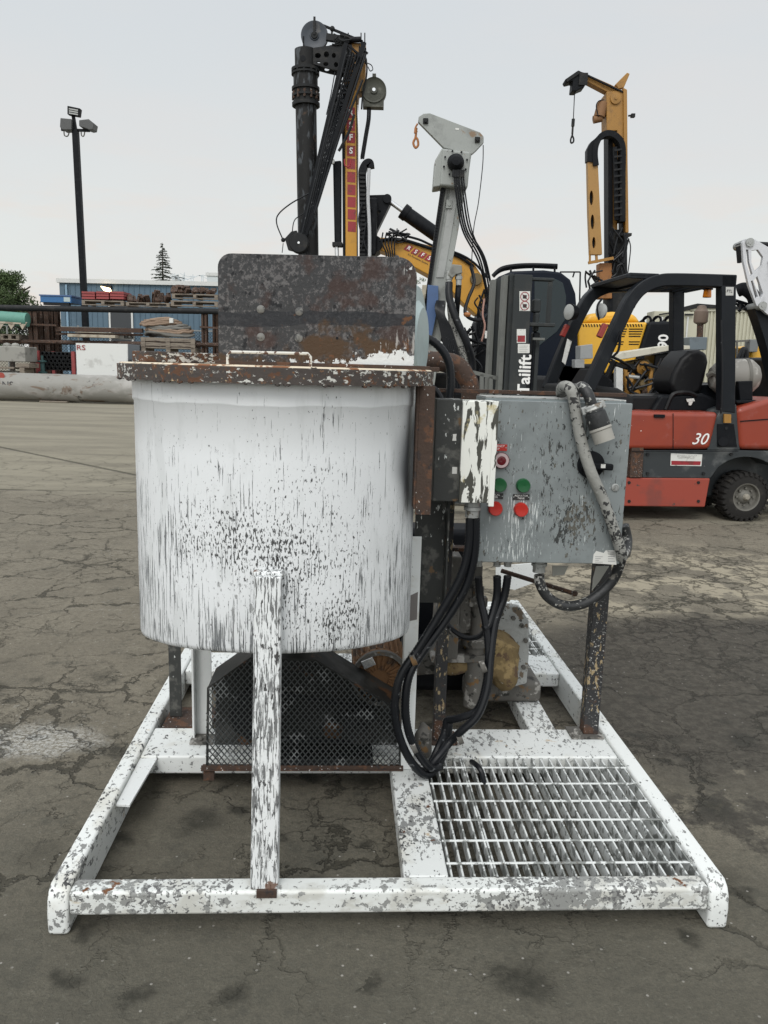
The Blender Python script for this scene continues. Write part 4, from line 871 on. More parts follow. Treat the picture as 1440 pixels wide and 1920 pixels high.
for (x, y, dd) in ((1128, 620, -.02), (1058, 620, .9)):
    b = B(); p = FK.q(x, y, dd); b.beam(p-V((.02, 0, .06)), p+V((.03, 0, .06)), .06, .05); b.make('tail_light', M['reflect_red'], fk, .008)
p = FK.q(1126, 583, .05); b = B(); b.lathe(p, (-.93, -.36, 0), [(-.05, .03), (-.02, .068), (0, .070), (.008, .05), (.010, 0)], 24, cap=False); hl = b.make('work_lamp', M['lamp_glass'], fk); wire(FK, [(1129, 560, .05), (1120, 575, .03), (1123, 600, .03)], .01, M['black'], hl, 'lamp_bracket')
p = FK.q(1066, 585, .8); b = B(); b.lathe(p, (-.93, -.36, 0), [(-.03, .05), (-.01, .076), (0, .078), (.008, .06), (.010, 0)], 24, cap=False); hl = b.make('work_lamp', M['lamp_glass'], fk); b = B(); b.lathe(p+V((.01, .005, 0)), (-.93, -.36, 0), [(-.10, .02), (-.07, .07), (0, .088), (.0, .08)], 24, cap=False); b.make('lamp_shell', M['black'], hl)
b = B(); b.prism(FK.qs([(1054, 678), (1064, 635), (1072, 640), (1060, 684)], .88), (0, .01, 0)); b.make('sticker', M['label_white'], fk)
# seat
b = B(); ribbon(b, FK.qs([(1303, 752), (1285, 720), (1283, 690), (1297, 666), (1312, 658)], .38), [.16, .20, .24, .27, .29, .30, .31, .31, .31, .31, .30, .30, .29, .28, .27, .26, .25, .24, .22, .20, .17, .14, .12, .10, .08], .48) if False else b.prism(FK.qs([(1256, 722), (1262, 700), (1278, 672), (1293, 657), (1312, 655), (1328, 662), (1330, 680), (1322, 715), (1314, 738), (1290, 742), (1264, 740)], .38), (0, .46, 0)); b.make('seat_backrest', M['seat'], fk, .05, 4)
b = B(); b.prism(FK.qs([(1172, 748), (1190, 742), (1245, 742), (1258, 750), (1255, 770), (1195, 774), (1176, 764)], .36), (0, .50, 0)); b.make('seat_cushion', M['seat'], fk, .03, 4)
b = B(); b.prism(FK.qs([(1240, 742), (1318, 738), (1350, 750), (1350, 773), (1220, 773)], .30), (0, .60, 0)); b.make('seat_base', M['black'], fk, .03, 3)
wire(FK, [(1248, 768, .3), (1258, 745, .3), (1268, 737, .3), (1290, 736, .3), (1305, 742, .3)], .022, M['seat'], fk, 'armrest'); wire(FK, [(1217, 740, .9), (1228, 729, .9), (1255, 729, .9)], .018, M['seat'], fk, 'armrest')
b = B(); b.prism(FK.qs([(1287, 748), (1301, 747), (1303, 752), (1289, 754)], .28), (0, .01, 0)); b.prism(FK.qs([(1291, 753), (1300, 752), (1296, 760), (1292, 760)], .28), (0, .01, 0)); b.make('belt_buckle', M['label_white'], fk)
b = B(); b.prism(FK.qs([(1310, 722), (1352, 720), (1352, 770), (1310, 770)], .5), (0, .4, 0)); b.make('engine_cover', M['navy'], fk, .01)
# steering wheel and dash
p = FK.q(1152, 677, .5); b = B(); R_ = .17; ax_ = V((.45, 0, 1)).normalized(); ring = [p + V((math.cos(a)*R_*ax_.z, math.sin(a)*R_, -math.cos(a)*R_*ax_.x)) for a in [2*math.pi*i/24 for i in range(25)]]
b.tube(ring, .014, 8, smooth=False); b.beam(ring[0], ring[12], .02, .012); b.make('steering_wheel', M['seat'], fk)
b = B(); b.tube([p, p+V((-.12, 0, -.30))], .03, 10, smooth=False); b.make('steering_column', M['seat'], fk)
b = B(); b.prism(FK.qs([(1062, 722), (1100, 720), (1160, 728), (1190, 745), (1190, 775), (1050, 775)], .2), (0, .75, 0)); b.make('dashboard', M['dsteel'], fk, .03, 3)
b = B(); b.prism(FK.qs([(1118, 690), (1150, 715), (1150, 770), (1060, 775), (1085, 740)], .45), (0, .5, 0)); b.make('front_cowl', M['black'], fk, .02)
# gas tank on the rear
a0, a1 = FK.q(1340, 708, .40), FK.q(1408, 706, .34); b = B(); ln_ = (a1-a0).length
b.lathe(a0, a1-a0, [(-.06, .0), (-.04, .10), (.03, .165), (.08, .175), (ln_-.05, .175), (ln_, .165), (ln_+.06, .11), (ln_+.09, .04), (ln_+.09, 0)], 32, cap=False); gt = b.make('gas_bottle', mat('dusty grey gas bottle', (.20, .19, .17), .55, layers=[dict(c=(.36, .35, .32), s=6, t=.52, w=.12)]), fk)
b = B(); b.lathe(a0+(a1-a0)*.12, a1-a0, [(0, .18), (.03, .18)], 32); b.lathe(a0+(a1-a0)*.80, a1-a0, [(0, .18), (.03, .18)], 32); b.make('bottle_strap', M['rim'], gt)
b = B(); b.prism(FK.qs([(1384, 715), (1412, 714), (1412, 750), (1388, 752)], .16), (0, .3, 0)); b.prism(FK.qs([(1380, 751), (1425, 750), (1422, 756), (1382, 757)], .1), (0, .5, 0)); b.make('bottle_bracket', M['black'], fk, .01)
wire(FK, [(1326, 705, .35), (1340, 700, .30), (1352, 720, .26), (1356, 765, .25)], .028, M['rim'], fk, 'exhaust_hose')
# mast of the forklift
def col_(x0, x1, y0, y1, bb, dep, mt, nm, bev=.004, par=fk):
    b = B(); a_, c_ = FK.q(x0, y0, bb), FK.q(x1, y0, bb); zb = FK.q((x0+x1)/2, y1, bb).z if y1 < 900 else .08
    b.bx(a_.x, c_.x, bb, bb+dep, zb, a_.z); return b.make(nm, mt, par, bev)
mk = M['mast_dark'] = plain('grey greased mast steel', (.034, .038, .039), .5, dirt=.5, dc=(.055, .055, .052), spec=.15)
mk2 = M['mast_light'] = plain('worn mast rail', (.12, .125, .115), .5, dirt=.5)
m1 = col_(966, 999, 514, 950, .10, .06, mk, 'mast_channel'); col_(957, 964.5, 513, 950, .16, .10, mk, 'mast_channel'); col_(945, 953.5, 516, 950, .20, .12, mk2, 'mast_channel'); col_(923, 931, 524, 950, .55, .12, mk2, 'mast_channel'); col_(931.5, 944, 522, 950, .60, .10, mk, 'mast_channel')
col_(1000, 1014, 622, 950, .22, .10, M['navy'], 'lift_cylinder', .02); col_(1003, 1013, 585, 622, .2, .08, mk, 'lift_cylinder', .02); col_(1001, 1016, 560, 586, .2, .1, mk, 'lift_cylinder', .02)
col_(1030, 1037, 525, 606, .6, .05, mk, 'mast_frame'); col_(982, 1040, 519, 526, .12, .08, mk, 'mast_crossbar', .008); col_(984, 1042, 604, 612, .12, .08, mk, 'mast_crossbar', .008); col_(1000, 1022, 633, 638, .12, .04, mk2, 'lift_chain', .004)
col_(1005, 1012, 638, 950, .2, .06, mk, 'mast_channel')
a0 = FK.q(978, 548, .094); 
def stick(x0, x1, y0, y1, mt, bb=.098, par=m1, nm='sticker'):
    b = B(); b.prism(FK.qs([(x0, y0), (x1, y0), (x1, y1), (x0, y1)], bb), (0, .0015, 0)); return b.make(nm, mt, par)
s3 = stick(974, 994, 546, 583, M['label_white'])
for yy in (556, 573):
    p = FK.q(984, yy, .096); b = B(); b.lathe(p, (0, -1, 0), [(0, .042), (.001, .042), (.001, .036), (0, .036)], 24, cap=False); b.beam(p+V((-.028, -.001, .026)), p+V((.028, -.001, -.026)), .006, .002); b.make('warning_sign', M['red_sq'], s3); b = B().bx(p.x-.018, p.x+.018, .0955, .0965, p.z-.018, p.z+.014); b.make('warning_pictogram', M['black_letter'], s3)
s3 = stick(969, 986, 617, 643, M['label_white']); stick(970.5, 984.5, 629, 641, M['red_sq'], .096, s3, 'sticker_band')
s3 = stick(971, 993, 645, 662, M['label_white'])
for k in range(4): stick(974, 990-2*(k % 2), 648+k*3.4, 649+k*3.4, M['grey_letter'], .096, s3, 'fine_print')
p = FK.q(984, 703, .096); text('lettering', 'Tailift', .158, M['white_letter'], m1, p, .002, tilt=math.pi/2, bold=.0035, sx=1.02)
b = B(); s_ = FK.qs([(885, 697), (936, 709)], -.9)
for (xa_, ya_, xb_, yb_) in ((870, 694, 936, 710), (936, 710, 936, 745), (903, 702, 903, 745), (886, 698, 886, 745), (920, 706, 920, 745)): b.beam(FK.q(xa_, ya_, .3), FK.q(xb_, yb_, .3), .035, .035)
b.make('load_backrest', mk2, fk)
b = B(); b.beam(FK.q(930, 940, .25)+V((-1.1, 0, 0)), FK.q(930, 940, .25), .10, .04); b.make('fork', mk, fk); b = B(); b.beam(FK.q(930, 940, .8)+V((-1.1, 0, 0)), FK.q(930, 940, .8), .10, .04); b.make('fork', mk, fk)
# ---------------------------------------------------------------- piling excavator with lettered leader
EX = Frame(0, 14.0)
ex = EX.root('piling_rig', 'yellow and black piling excavator with tall leader, black lattice jib and hanging dark pipe', 'piling rig')
b = B(); b.prism(EX.qs([(1083, 606), (1215, 604), (1195, 668), (1180, 700), (1083, 700)], 0), (0, 2.4, 0)); hd = b.make('engine_hood', M['yellow_hood'], ex, .04, 3)
b = B(); b.prism(EX.qs([(1090, 607), (1104, 588), (1150, 584), (1190, 588), (1204, 606)], .3), (0, 1.7, 0)); b.make('hood_dome', M['yellow_hood'], ex, .08, 4)
for k in range(6):
    for j, (xa_, xb_) in enumerate(((1150, 1176), (1180, 1206))):
        b = B(); y_ = 616+k*4.6 if k < 4 else 616+(k+1.2)*4.6; sh = (k*1.6); b.prism(EX.qs([(xa_-1, y_), (xb_-sh, y_), (xb_-sh, y_+2.0), (xa_-1, y_+2.0)], -.004), (0, .01, 0)); b.make('louvre', M['black'], hd)
for k in range(22):
    b = B(); x_ = 1092+k*5.2; b.prism(EX.qs([(x_, 607.5), (x_+2.2, 607.5), (x_+3.8, 613), (x_+1.6, 613)], -.004), (0, .01, 0)); b.make('louvre', M['black'], hd)
b = B(); b.prism(EX.qs([(1217, 603), (1268, 602), (1268, 720), (1180, 720), (1197, 662)], -.03), (0, 2.5, 0)); cw = b.make('counterweight', M['black'], ex, .06, 4)
text('lettering', '90', .235, M['white_letter'], cw, EX.q(1244, 640, -.04), .004, tilt=math.pi/2, bold=.006)
for x_ in (1214, 1233, 1255):
    p = EX.q(x_, 600, .3); b = B(); b.lathe(p, (0, 1, 0), [(0, .05), (0, .08), (.04, .08), (.04, .05)], 16, cap=False); b.beam(p+V((-.15, .02, -.07)), p+V((0, .02, .06)), .04, .04); b.make('lifting_eye', M['black'], ex)
cabp = [(905, 700), (900, 600), (918, 540), (936, 518), (960, 508), (1020, 506), (1052, 510), (1070, 524), (1080, 550), (1084, 600), (1085, 720), (905, 720)]
b = B(); b.prism(EX.qs(cabp, -.2), (0, 1.3, 0)); cb = b.make('cab', mat('dark blue black cab', (.004, .007, .014), .4, spec=.15), ex, .05, 3)
b = B(); b.prism(EX.qs([(1002, 524), (1040, 522), (1056, 530), (1062, 555), (1060, 600), (1045, 622), (1010, 650), (1002, 650)], -.206), (0, .02, 0)); b.make('window', M['glass'], cb, .01)
b = B(); b.prism(EX.qs([(930, 530), (960, 522), (985, 522), (985, 640), (925, 650)], -.206), (0, .02, 0)); b.make('window', M['glass'], cb, .01)
wire(EX, [(924, 518, -.1), (940, 504, -.1), (965, 498.5, -.1), (1000, 497, -.1), (1045, 498.5, -.1)], .035, M['black'], cb, 'roof_rail', 8)
wire(EX, [(924, 518, .9), (940, 507, .9), (965, 502, .9), (1000, 500, .9), (1045, 502, .9)], .03, M['black'], cb, 'roof_rail', 8)
for x_ in (958, 1000, 1040): b = B(); b.beam(EX.q(x_, 498, -.1), EX.q(x_, 512, -.1), .03, .03); b.make('rail_bracket', M['black'], cb)
b = B()
for a_, c_ in (((1050, 510), (1088, 510)), ((1088, 510), (1086, 600)), ((1077, 510), (1074, 520))): b.beam(EX.q(*a_, -.1), EX.q(*c_, -.1), .022, .022)
b.make('mirror_rail', M['black'], cb)
b = B().bx(-.2+EX.q(1000, 700).x, EX.q(1320, 700).x, .1, 2.3, .85, 1.25); b.make('slew_frame', M['black'], ex, .05)
for yy in (0.0, 1.9):
    b = B(); x0_, x1_ = EX.q(990, 700).x-.3, EX.q(1290, 700).x; pts = []
    for i in range(13): a = math.pi/2+math.pi*i/12; pts.append((x0_+.42*math.cos(a), yy, .43+.42*math.sin(a)))
    for i in range(13): a = -math.pi/2+math.pi*i/12; pts.append((x1_+.42*math.cos(a), yy, .43+.42*math.sin(a)))
    b.prism(pts, (0, .55, 0)); b.make('crawler_track', M['dsteel'], ex, .02)
# boom
bmp = [(700, 447), (712, 445), (752, 447), (810, 461), (854, 471), (889, 494), (906, 520), (915, 560), (912, 590), (893, 590), (868, 568), (847, 546), (804, 516), (768, 496), (737, 477), (705, 467)]
b = B(); b.prism(EX.qs(bmp, .45), (0, .5, 0)); bm_ = b.make('boom', M['yellow'], ex, .02)
b = B(); p = EX.q(702, 457, .40); b.cyl(p, p+V((0, .6, 0)), .14, n=24); b.make('boom_pin', M['black'], bm_)
for ch, (x_, y_) in zip('RSFS', ((766, 465), (779, 472), (792, 478), (804.5, 484))):
    b = B(); cpt = EX.q(x_, y_, .44); u1 = V((1, 0, -.42)).normalized(); u2 = V((.42, 0, 1)).normalized(); k = .052
    b.prism([cpt-u1*k-u2*k-u1*.02, cpt+u1*k-u2*k-u1*.02, cpt+u1*k+u2*k+u1*.02, cpt-u1*k+u2*k+u1*.02], (0, .005, 0)); sq = b.make('decal', M['red_sq'], bm_)
    text('lettering', ch, .095, M['white_letter'], sq, cpt-V((0, .004, 0)), .002, tilt=math.atan2(-.42, 1), shear=.2, bold=.002)
text('lettering', 'R.S. Foundation Systems', .040, M['black_letter'], bm_, EX.q(784, 486, .442), .001, tilt=math.atan2(-.44, 1))
wire(EX, [(711, 452, .42), (730, 449, .42), (760, 451, .42), (812, 467, .42), (858, 480, .42), (888, 500, .42)], .03, M['black'], bm_, 'hydraulic_line')
wire(EX, [(750, 440, .40), (785, 449, .40), (815, 462, .40), (860, 476, .40), (890, 494, .40), (915, 522, .4)], .022, M['black'], bm_, 'hydraulic_line')
chips(16, 714, 770, 428, 452, .30, .46, EX, .016, M['rubber'], bm_, 'hydraulic_hose', 3, 8)
for k in range(5): wire(EX, [(718+k*7, 436, .35), (716+k*6, 455, .33), (724+k*4, 475, .33), (722+k*5, 500, .36)], .014, M['rubber'], bm_, 'hydraulic_hose')
p = EX.q(893, 523, .38); b = B(); b.lathe(p, (0, 1, 0), [(0, 0), (0, .10), (.1, .11)], 20, cap=False); b.make('boom_foot_pin', M['brownpanel'], bm_)
b = B(); b.tube(EX.qs([(731, 378), (764, 402)], .68), .042, 14, smooth=False); cyl_ = b.make('boom_cylinder_rod', M['chrome'], ex)
b = B(); b.tube(EX.qs([(757, 397), (835, 452)], .68), .125, 20, smooth=False); b.tube(EX.qs([(755, 395), (764, 402)], .68), .14, 20, smooth=False); b.tube(EX.qs([(772, 398), (774, 402), (812, 428)], .66), .015, 8, smooth=False); b.make('boom_cylinder', M['black'], ex)
hole = [EX.q(710+4.5*math.cos(a), 397+3*math.sin(a), .55) for a in [2*math.pi*i/14 for i in range(14)]]
b = B(); b.plate_hole(EX.qs([(688, 366), (724, 365), (732, 369), (733, 379), (707, 432), (706, 470), (688, 470)], .55), [hole], (0, .35, 0)); b.cyl(EX.q(726, 372, .5), EX.q(726, 372, .5)+V((0, .5, 0)), .075, n=20); b.make('leader_bracket', M['black'], ex)
# leader (mast)
LB = .35
b = B(); b.prism(EX.qs([(643, 80), (686, 80), (684, 170), (673, 172), (671, 190), (669, 500), (648, 500), (645, 190)], LB), (0, .32, 0)); ld = b.make('leader_mast', M['yellow_old'], ex, .008)
b = B(); b.prism(EX.qs([(648, 172), (669, 170), (670, 500), (648, 500)], LB-.02), (0, .03, 0)); b.make('leader_face', M['yellow'], ld)
b = B(); b.prism(EX.qs([(641, 215), (646, 215), (647, 500), (643, 500)], LB-.03), (0, .38, 0)); b.prism(EX.qs([(668, 180), (670, 180), (671, 500), (669, 500)], LB-.04), (0, .05, 0)); b.make('guide_rail', M['black'], ld)
b = B(); b.prism(EX.qs([(669.5, 197), (672.5, 197), (676, 305), (674, 305)], LB-.03), (0, .03, 0)); b.make('guide_rod', M['chrome'], ld)
for i, y_ in enumerate((211, 235, 258, 283, 307, 332, 356, 379, 402, 425)):
    cpt = EX.q(657.5+i*.25, y_, LB-.024); k = .070; b = B(); b.prism([cpt+V((-k, 0, -k*1.15)), cpt+V((k, 0, -k*1.25)), cpt+V((k, 0, k*1.15)), cpt+V((-k, 0, k*1.25))], (0, .003, 0)); sq = b.make('decal', M['red_sq'], ld)
    if i < 4: text('lettering', 'RSFS'[i], .135, M['white_letter'], sq, cpt-V((0, .003, 0)), .002, bold=.004)
b = B(); b.prism(EX.qs([(624, 302), (640, 300), (640, 458), (627, 458)], .30), (0, .12, 0)); hy = b.make('feed_cylinder', M['black'], ex, .03, 3)
b = B(); b.bx(EX.q(623, 458, .3).x, EX.q(642, 458, .3).x, .27, .45, EX.q(630, 462, .3).z, EX.q(630, 454, .3).z); b.make('cylinder_head', M['dsteel'], hy, .01)
b = B(); b.tube([EX.q(631, 455, .36), EX.q(633, 520, .36)], .035, 10, smooth=False); b.make('cylinder_rod', M['chrome'], hy)
# energy chain with links on the right of the leader
b = B(); ribbon(b, EX.qs([(681, 482), (681, 420), (680, 360), (679, 330), (680, 318), (686, 307), (693, 305), (695, 314)], .26), .13, .14); ec = b.make('energy_chain', M['black'], ex)
for k in range(20):
    q_ = EX.q(674, 325+k*8, .24); b = B(); b.beam(q_, q_+V((.10, 0, 0)), .02, .035); b.make('chain_link', M['dsteel'], ec)
b = B(); b.tube(EX.qs([(692, 316), (691, 345), (690, 370), (692, 410), (693, 440), (693, 485)], .20), .030, 10); b.make('sheathed_hose', mat('pale grey sheathed hose', (.42, .43, .44), .5), ec)
b = B(); b.bx(EX.q(676, 440, .3).x, EX.q(706, 440, .3).x, .30, .6, EX.q(690, 478, .3).z, EX.q(690, 370, .3).z); b.make('carriage', M['black'], ex, .03)
chips(10, 674, 700, 380, 480, .2, .3, EX, .014, M['rubber'], ec, 'hydraulic_hose', 9, 6)
# winch drum right of the leader
p = EX.q(701, 168, .30); b = B(); b.lathe(p, (0, 1, 0), [(0, .0), (0, .06), (.02, .06), (.02, .17), (.0, .20), (.04, .21), (.16, .21), (.2, .2), (.2, 0)], 36, cap=False); b.bx(p.x-.18, p.x+.17, .32, .50, p.z-.26, p.z-.05); b.bx(p.x-.03, p.x+.03, .30, .5, p.z+.2, p.z+.25); wn_ = b.make('hose_drum', mat('dark olive drum', (.040, .042, .030), .6, layers=[dict(c=(.09, .09, .07), s=5, t=.55, w=.1)]), ex)
b = B(); b.lathe(p-V((0, .012, 0)), (0, 1, 0), [(0, .028), (.012, .03)], 16); b.make('drum_hub', M['chrome'], wn_)
for dx_ in (0, 4): wire(EX, [(690+dx_, 203, .4), (689+dx_, 225, .4), (684+dx_, 255, .4), (677+dx_, 298, .4)], .02, M['rubber'], ex, 'hose')
wire(EX, [(688, 118, .2), (696, 122, .2), (699, 130, .2), (694, 133, .2), (690, 125, .2)], .008, M['rubber'], ex, 'hose'); wire(EX, [(684, 100, .3), (688, 125, .3), (686, 150, .3), (680, 180, .3), (678, 205, .3)], .015, M['rubber'], ex, 'hose')
# head sheave and bracket
pc_ = EX.q(589.5, 66, .30); b = B(); b.lathe(pc_, (0, 1, 0), [(0, .03), (0, .07), (.015, .08), (.015, .15), (.0, .20), (.0, .225), (.02, .225), (.045, .20), (.07, .225), (.09, .225), (.09, .20), (.08, .15), (.08, .03)], 40); hs = b.make('head_sheave', mat('blue black sheave', (.020, .028, .040), .45, layers=[dict(c=(.07, .07, .07), s=6, t=.55, w=.1)]), ex)
b = B(); b.lathe(pc_-V((0, .02, 0)), (0, 1, 0), [(0, .05), (.02, .06)], 16); b.beam(pc_+V((0, -.02, .0)), pc_+V((0, -.02, .27)), .035, .03); b.make('sheave_guard', M['dsteel'], hs)
def ho(x, y, rx, ry, n=10): return [EX.q(x+rx*math.cos(2*math.pi*i/n), y+ry*math.sin(2*math.pi*i/n), .26) for i in range(n)]
b = B(); b.plate_hole(EX.qs([(569, 93), (584, 90), (642, 82), (660, 84), (658, 122), (650, 138), (638, 133), (612, 127), (580, 118), (570, 112)], .26), [ho(596, 104, 6, 5), ho(612, 102, 5, 6), ho(611, 120, 5, 4), ho(626, 104, 4, 5), ho(597, 117, 4, 2.5), ho(630, 121, 4, 5)], (0, .05, 0)); b.make('head_bracket', M['dsteel'], ex)
b = B(); b.plate_hole([p_+V((0, .22, 0)) for p_ in EX.qs([(569, 93), (584, 90), (642, 82), (660, 84), (658, 122), (650, 138), (638, 133), (612, 127), (580, 118), (570, 112)], .26)], [[p_+V((0, .22, 0)) for p_ in h_] for h_ in (ho(596, 104, 6, 5), ho(612, 102, 5, 6), ho(611, 120, 5, 4), ho(626, 104, 4, 5))], (0, .05, 0)); b.make('head_bracket', M['dsteel'], ex)
b = B(); b.beam(EX.q(606, 48, .35), EX.q(680, 78, .35), .035, .035); b.beam(EX.q(569, 68, .3), EX.q(569, 92, .3), .02, .02); b.beam(EX.q(645, 78, .3), EX.q(655, 78, .3), .1, .07); b.make('top_stay', M['black'], ex)
b = B(); b.tube(EX.qs([(652, 75), (678, 74)], .3), .045, 12, smooth=False); b.make('top_pin', M['black'], ex)
for x_ in (645, 653, 677, 684): b = B(); b.beam(EX.q(x_, 62, .3), EX.q(x_, 84, .3), .018, .03); b.make('pin_keeper', M['black'], ex)
b = B(); b.sph(EX.q(623, 54, .3), .045, 10); b.beam(EX.q(623, 54, .3), EX.q(622, 66, .3), .03, .03); b.beam(EX.q(612, 70, .3), EX.q(645, 75, .3), .09, .10); b.make('limit_switch', M['dsteel'], ex)
chips(14, 615, 660, 62, 92, .2, .4, EX, .012, M['dsteel'], ex, 'hydraulic_hose', 21, 5)
chips(10, 640, 688, 84, 130, .15, .3, EX, .014, M['rubber'], ex, 'hydraulic_hose', 22, 6)
# lattice jib
ja0, ja1 = EX.q(649, 82, .12), EX.q(562, 452, .12); jb0, jb1 = EX.q(683, 80, .12), EX.q(573, 440, .12)
b = B(); w_ = .075
b.beam(ja0, ja1, .07, .07); b.beam(jb0, jb1, .07, .07); off = V((0, .24, 0)); b.beam(ja0+off, ja1+off, .06, .06); b.beam(jb0+off, jb1+off, .06, .06)
n_ = 16
for i in range(n_):
    t0, t1 = i/n_, (i+1)/n_; 
    for of in (V((0, 0, 0)), off):
        a_, c_ = ja0.lerp(ja1, t0)+of, jb0.lerp(jb1, t1)+of; b.beam(a_, c_, .028, .028)
        a_, c_ = jb0.lerp(jb1, t1)+of, ja0.lerp(ja1, t1)+of; b.beam(a_, c_, .028, .028)
    b.beam(ja0.lerp(ja1, t0), ja0.lerp(ja1, t0)+off, .025, .025); b.beam(jb0.lerp(jb1, t0), jb0.lerp(jb1, t0)+off, .025, .025)
jib = b.make('lattice_jib', M['black'], ex)
for p0_, p1_, r_ in (((650, 95), (566, 440), .016), ((686, 100), (590, 400), .02), ((680, 150), (640, 250), .02)): wire(EX, [(*p0_, .02), (*p1_, .02)], r_, M['rubber'], jib, 'guy_rope', smooth=False)
for k in range(4): wire(EX, [(658+k*5, 96+k*3, .06), (636+k*4, 180, .10+.02*k), (606+k*4, 290, .08), (580+k*3.4, 400, .1), (566+k*2, 446, .1)], .018, M['rubber'], jib, 'hydraulic_hose')
# hanging pipe
pt, pb = EX.q(572, 94, .36), EX.q(579, 520, .36)
def pp(y): t_ = (y-94)/(520-94.); return pt.lerp(pb, t_)
b = B(); b.tube([pp(94), pp(130)], .175, 28, smooth=False); b.tube([pp(128), pp(196)], .205, 28, smooth=False); b.tube([pp(190), pp(520)], .178, 28, smooth=False); hp = b.make('hanging_pipe', M['pipe_dark'], ex)
for y0_, y1_ in ((128, 133), (136, 139), (162, 167), (176, 180), (190, 196)): b = B(); b.tube([pp(y0_), pp(y1_)], .235, 28, smooth=False); b.make('pipe_flange', M['dsteel'], hp)
for k in range(12):
    a = 2*math.pi*k/12; b = B(); q_ = pp(134)+V((math.cos(a)*.215, math.sin(a)*.215, 0)); b.cyl(q_-V((0, 0, .05)), q_+V((0, 0, .05)), .022, n=6); b.make('flange_bolt', M['dsteel'], hp)
    b = B(); q_ = pp(178)+V((math.cos(a)*.215, math.sin(a)*.215, 0)); b.cyl(q_-V((0, 0, .06)), q_+V((0, 0, .06)), .022, n=6); b.make('flange_bolt', M['rust'], hp)
b = B().cyl(pp(116)+V((-.02, -.18, 0)), pp(116)+V((-.02, -.17, 0)), .045, n=16); b.make('pipe_port', M['black'], hp)
# little winch below
p = EX.q(560, 455, 0); b = B(); b.lathe(p, (0, 1, 0), [(0, .05), (0, .15), (.03, .17), (.03, .12), (.10, .12), (.10, .17), (.13, .17), (.13, 0)], 28); lw = b.make('jib_winch', M['dsteel'], ex); b = B(); b.lathe(p-V((0, .01, 0)), (0, 1, 0), [(0, .02), (.01, .022)], 12); b.make('winch_hub', M['chrome'], lw)
b = B(); b.prism(EX.qs([(534, 447), (546, 434), (556, 432), (560, 445), (548, 470), (540, 468)], .02), (0, .12, 0)); b.sph(EX.q(531, 450, .05), .04, 8); b.beam(EX.q(531, 456, .05), EX.q(529, 474, .05), .012, .012); b.make('winch_frame', M['dsteel'], lw)
wire(EX, [(612, 318, .1), (606, 345, .1), (580, 362, .1), (545, 382, .1), (522, 402, .1), (519, 420, .1), (530, 448, .1)], .012, M['rubber'], ex, 'wire_rope'); wire(EX, [(600, 360, .1), (575, 395, .1), (553, 412, .1), (548, 435, .1)], .009, M['rubber'], ex, 'wire_rope')
wire(EX, [(628, 135, .1), (620, 180, .1), (612, 215, .1)], .009, M['rubber'], ex, 'wire_rope'); wire(EX, [(664, 215, .05), (655, 245, .05), (640, 275, .05), (635, 283, .05)], .024, M['dsteel'], ex, 'sling')
wire(EX, [(646, 298, .05), (647, 310, .05), (655, 312, .05), (658, 300, .05)], .012, M['red_sq'], ex, 'strap'); b = B(); b.sph(EX.q(624, 303, .04), .05, 8, (.7, .5, 1)); b.make('shackle', M['galv'], ex)
# ---------------------------------------------------------------- grey drilling mast
DR = Frame(0, 10.0)
dr = DR.root('drilling_rig', 'light grey drill mast leaning right with triangular head plate, black hoses and blue side panel', 'drilling rig')
b = B(); b.prism(DR.qs([(784, 228), (785, 219), (794, 213), (806, 212), (900, 248), (907, 256), (907, 267), (893, 282), (885, 289), (832, 277)], .0), (0, .07, 0)); hpz = b.make('head_plate', M['mast_grey'], dr, .006)
b = B(); b.prism(DR.qs([(784, 228), (785, 219), (794, 213), (806, 212), (900, 248), (907, 256), (907, 267), (893, 282), (885, 289), (832, 277)], .26), (0, .03, 0)); b.make('head_plate', M['mast_grey'], dr, .006)
for x_, y_ in ((798, 227), (895, 262)): b = B(); p = DR.q(x_, y_, -.01); b.bx(p.x-.03, p.x+.03, -.025, .0, p.z-.03, p.z+.03); b.cyl(p+V((0, -.03, 0)), p+V((0, .26, 0)), .02, n=10); b.make('sheave_pin', M['dsteel'], hpz, .004)
b = B(); p = DR.q(857, 242, -.001); b.bx(p.x-.022, p.x+.022, -.003, 0, p.z-.010, p.z+.010); b.make('sticker', M['label_white'], hpz)
b = B(); b.prism(DR.qs([(829, 277), (885, 284), (880, 320), (877, 353), (824, 348)], -.12), (0, .34, 0)); hb = b.make('head_box', M['mast_grey'], dr, .03, 3)
b = B(); b.prism(DR.qs([(828, 279), (832, 277), (826, 349), (812, 351), (816, 300)], -.10), (0, .30, 0)); b.make('box_flank', M['mast_grey'], hb, .02)
p = DR.q(854, 306, -.14); b = B(); b.lathe(p, (0, -1, 0), [(0, .095), (.03, .10), (.08, .09), (.12, .05), (.125, 0)], 28, cap=False); b.make('hydraulic_motor', M['black'], hb)
for k in range(8):
    a = 2*math.pi*k/8+.3; b = B(); q_ = p+V((math.cos(a)*.14, .005, math.sin(a)*.14)); b.cyl(q_, q_-V((0, .01, 0)), .012, n=8); b.make('bolt', M['black'], hb)
